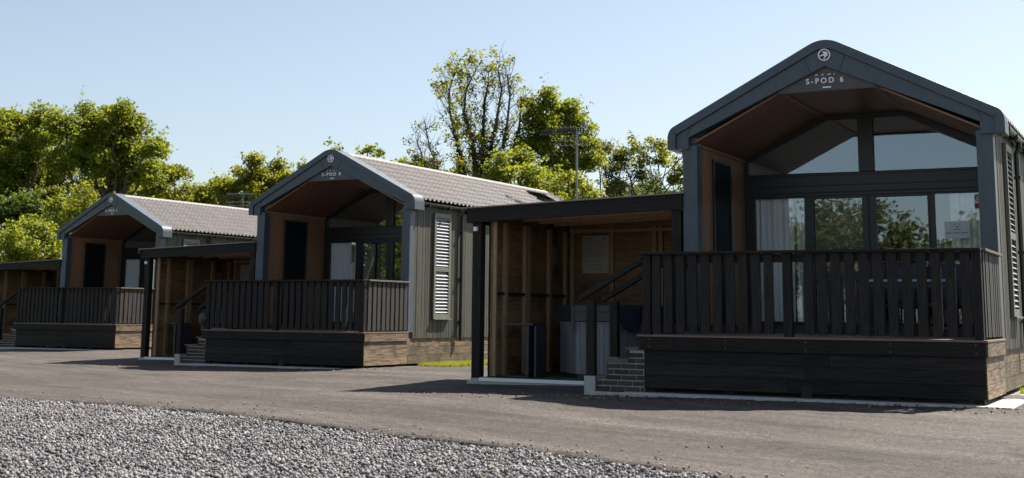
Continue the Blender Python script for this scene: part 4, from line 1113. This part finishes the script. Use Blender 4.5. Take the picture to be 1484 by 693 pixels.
make_tree('bush', 'low yellow green bush beneath the aerial mast', 'bush', TR, 48, 830,
          [(800, 276, 10), (822, 262, 11), (842, 276, 11), (862, 284, 11), (812, 290, 12), (880, 292, 9)], 'leafB', seed=13, leaf=.12, subr=(.18, .34))
make_tree('bush', 'loose pale blossoming bush between the round tree and the wide crown', 'bush', TR, 60, 890,
          [(868, 232, 8), (874, 220, 6), (885, 244, 12), (902, 236, 9), (880, 262, 14), (905, 262, 14), (925, 258, 12), (895, 280, 14), (925, 280, 14), (945, 268, 10)], 'leafD', seed=14, bare=3, leaf=.12)
make_tree('tree', 'open crowned tree with visible stems beside the closest cabin gable', 'tree', TR, 60, 945,
          [(905, 220, 12), (925, 212, 12), (948, 212, 13), (968, 222, 14), (990, 218, 14), (1015, 226, 16), (928, 232, 11), (955, 236, 10), (985, 244, 12), (1010, 250, 14), (972, 262, 9), (995, 270, 10)], 'leafB', seed=15, stems=5, trunk=.11, nsub=19, subr=(.22, .44), bare=1)
make_tree('bush', 'low green bush at the foot of the open crowned tree', 'bush', TR, 64, 960,
          fill(890, 1010, 282, 315, 13, 16), 'leafC', seed=16, stems=2)
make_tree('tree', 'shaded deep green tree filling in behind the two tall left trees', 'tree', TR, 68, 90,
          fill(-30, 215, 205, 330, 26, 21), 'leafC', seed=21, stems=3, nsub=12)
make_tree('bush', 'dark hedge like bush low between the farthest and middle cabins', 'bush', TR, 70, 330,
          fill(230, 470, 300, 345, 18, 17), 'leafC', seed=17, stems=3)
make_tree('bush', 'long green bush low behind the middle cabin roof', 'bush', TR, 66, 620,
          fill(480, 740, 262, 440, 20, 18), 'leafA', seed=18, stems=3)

def sparse_tree():
    global rng
    rng = np.random.default_rng(77)
    Yd = 56; sc = Yd / F
    bpp = at(682, 420, Yd); base = np.array([bpp.x, bpp.y, float(g(bpp.x, bpp.y)) - .1])
    t = thing('tree', tuple(base), 'tall sparse tree with ivy clad stems and few leaves against the sky', 'tree', TR)
    tm = MB(); leaf = []; ivy = []
    def pt(px, py, dy=0): return np.array(at(px, py, Yd + dy))
    stems = [[(678, 300), (676, 262), (668, 225), (660, 195), (652, 160), (650, 130), (664, 96)], [(682, 300), (690, 250), (684, 205), (672, 165), (676, 130), (690, 100)], [(690, 300), (702, 255), (712, 215), (722, 170), (728, 130), (722, 98)],
             [(700, 300), (716, 262), (726, 222), (734, 180), (738, 140), (735, 108)], [(704, 300), (730, 262), (742, 225), (752, 185), (756, 140)], [(672, 300), (650, 270), (634, 245), (622, 215), (616, 182)], [(670, 300), (640, 268), (618, 240), (604, 205)], [(690, 290), (700, 235), (700, 190), (704, 150), (706, 118)]]
    for si, st in enumerate(stems):
        dy = rng.uniform(-1.2, 1.2); pts = [pt(x + rng.uniform(-2, 2), y, dy) for x, y in st]; pts[0] = base + np.array([rng.normal(0, .3), rng.normal(0, .3), .0])
        main = si not in (5, 6)
        r0 = .095 if main else .05
        rad = [r0 * (1 - i / (len(pts) + .0)) + .014 for i in range(len(pts))]
        tm.tube([tuple(p) for p in pts], rad, 6, False)
        for i in range(1, len(pts)):
            a, b = pts[i - 1], pts[i]
            seglen = np.linalg.norm(b - a)
            if main and i <= 3:
                n = int(520 * (1 if i < 3 else .45)); f = rng.random((n, 1)); ivy.append(a + (b - a) * f + rng.normal(0, .13 if i < 3 else .09, (n, 3)))
            for k in range(9 if i > 1 else 2):
                f = rng.random(); p = a + (b - a) * f
                dirn = (b - a) / seglen + rng.normal(0, .55, 3); dirn[2] = abs(dirn[2]) * .9 + .25; dirn /= np.linalg.norm(dirn)
                ln = rng.uniform(.4, 1.25) * (1.0 if main else .7) * (1 if i < len(pts) - 1 else .7)
                q = p + dirn * ln; limb(tm, p, q, .022, .007, .10, 4, 4)
                for w in range(3):
                    f2 = rng.uniform(.35, 1); p2 = p + (q - p) * f2; d2 = dirn + rng.normal(0, .6, 3); d2[2] = abs(d2[2]); d2 /= np.linalg.norm(d2)
                    q2 = p2 + d2 * rng.uniform(.25, .7); limb(tm, p2, q2, .012, .005, .1, 3, 3)
                    px_bias = .50 if si in (0, 1) else (.24 if si in (2, 3, 7) else .07)
                    if rng.random() < px_bias:
                        m = rng.integers(14, 34); leaf.append(q2 + rng.normal(0, .12, (m, 3)))
    leaves_obj('crown', np.concatenate(leaf) - base, .13, 'leafB', t); leaves_obj('ivy', np.concatenate(ivy) - base, .12, 'ivy', t)
    tm.build('trunk', 'bark', t, 0, True, False)
sparse_tree()

# trees across the site behind the viewpoint (they show in the door glass)
def world_tree(x, y, h, r, mat, label, seed):
    global rng
    rng = np.random.default_rng(300 + seed)
    base = np.array([x, y, float(g(x, y)) - .1]); t = thing('tree', tuple(base), label, 'tree', 'trees across the site mirrored in the doors')
    tm = MB(); tm.tube([tuple(base), (x + .1, y, h * .3), (x - .1, y + .1, h * .6)], [.22, .17, .1], 8, False); P = []
    for i in range(52):
        d = rng.normal(size=3); d /= np.linalg.norm(d); c = np.array([x, y, h * .60]) + d * np.array([r, r, h * .36]) * rng.uniform(.35, .95)
        limb(tm, (x, y, h * .45), c, .06, .015, .1, 4, 4); n = 170; P.append(c + rng.normal(0, .42, (n, 3)))
    leaves_obj('crown', np.concatenate(P) - base, .26, mat, t); tm.build('trunk', 'bark', t, 0, True, False)
for i, (x, y, h, r, mt, lb) in enumerate((
    (-21.8, -11.4, 6.9, 3.9, 'leafD', 'round olive tree mirrored in the closest cabin doors'), (-27, -8.2, 6.2, 3.2, 'leafA', 'smaller green tree mirrored left of the round olive tree'),
    (-17, -15, 5.6, 2.5, 'leafD', 'low olive tree mirrored right of the round olive tree'), (-31, -9, 5.0, 3.0, 'leafA', 'green tree mirrored at the edge of the closest cabin doors'),
    (-36, 15, 7.5, 3.6, 'leafB', 'yellow green tree mirrored in the middle cabin doors'), (-39, 8, 7.0, 3.6, 'leafB', 'yellow green tree mirrored beside it in the middle cabin doors'),
    (-37, 22, 7.0, 3.4, 'leafB', 'tall yellow green tree off the left edge of the row'), (-9, -20, 3.6, 2.2, 'leafC', 'dark low tree across the gravel yard'), (-42, -2, 7.0, 3.5, 'leafA', 'green tree far across the gravel yard'))):
    world_tree(x, y, h, r, mt, lb, i)

# ------------------------------------------------------------------ light
a = R(-27.579); U2 = Vector((math.cos(a), math.sin(a), 0)); V2 = Vector((-math.sin(a), math.cos(a), 0))
sd = (U2 * .31 + V2 * .75 + Vector((0, 0, 1))).normalized()
elev = math.asin(sd.z); azim = math.atan2(sd.x, sd.y)
sun = bpy.data.lights.new('sun', 'SUN'); sun.energy = 4.7; sun.angle = R(.53); sun.color = (1, .945, .86)
so = bpy.data.objects.new('sun', sun); C.objects.link(so); so.rotation_euler = (-sd).to_track_quat('-Z', 'Y').to_euler()
w = bpy.data.worlds.new('World'); bpy.context.scene.world = w; w.use_nodes = True
nt = w.node_tree; bg = nt.nodes['Background']
sky = nt.nodes.new('ShaderNodeTexSky'); sky.sky_type = 'NISHITA'; sky.sun_disc = False
sky.sun_elevation = elev; sky.sun_rotation = azim; sky.air_density = 1.0; sky.dust_density = 1.0; sky.ozone_density = 1.2; sky.altitude = 50
hs = nt.nodes.new('ShaderNodeHueSaturation'); hs.inputs['Saturation'].default_value = .76; hs.inputs['Hue'].default_value = .497
nt.links.new(sky.outputs[0], hs.inputs['Color']); nt.links.new(hs.outputs[0], bg.inputs['Color']); bg.inputs['Strength'].default_value = .058

sc = bpy.context.scene
sc.view_settings.view_transform = 'Standard'; sc.view_settings.look = 'None'; sc.view_settings.exposure = 1.34; sc.view_settings.gamma = 1
sc.view_settings.use_curve_mapping = False
sc.cycles.max_bounces = 8; sc.cycles.transparent_max_bounces = 12; sc.cycles.use_denoising = True
sc.render.film_transparent = False
for o in bpy.data.objects:
    if '_b' in o: del o['_b']
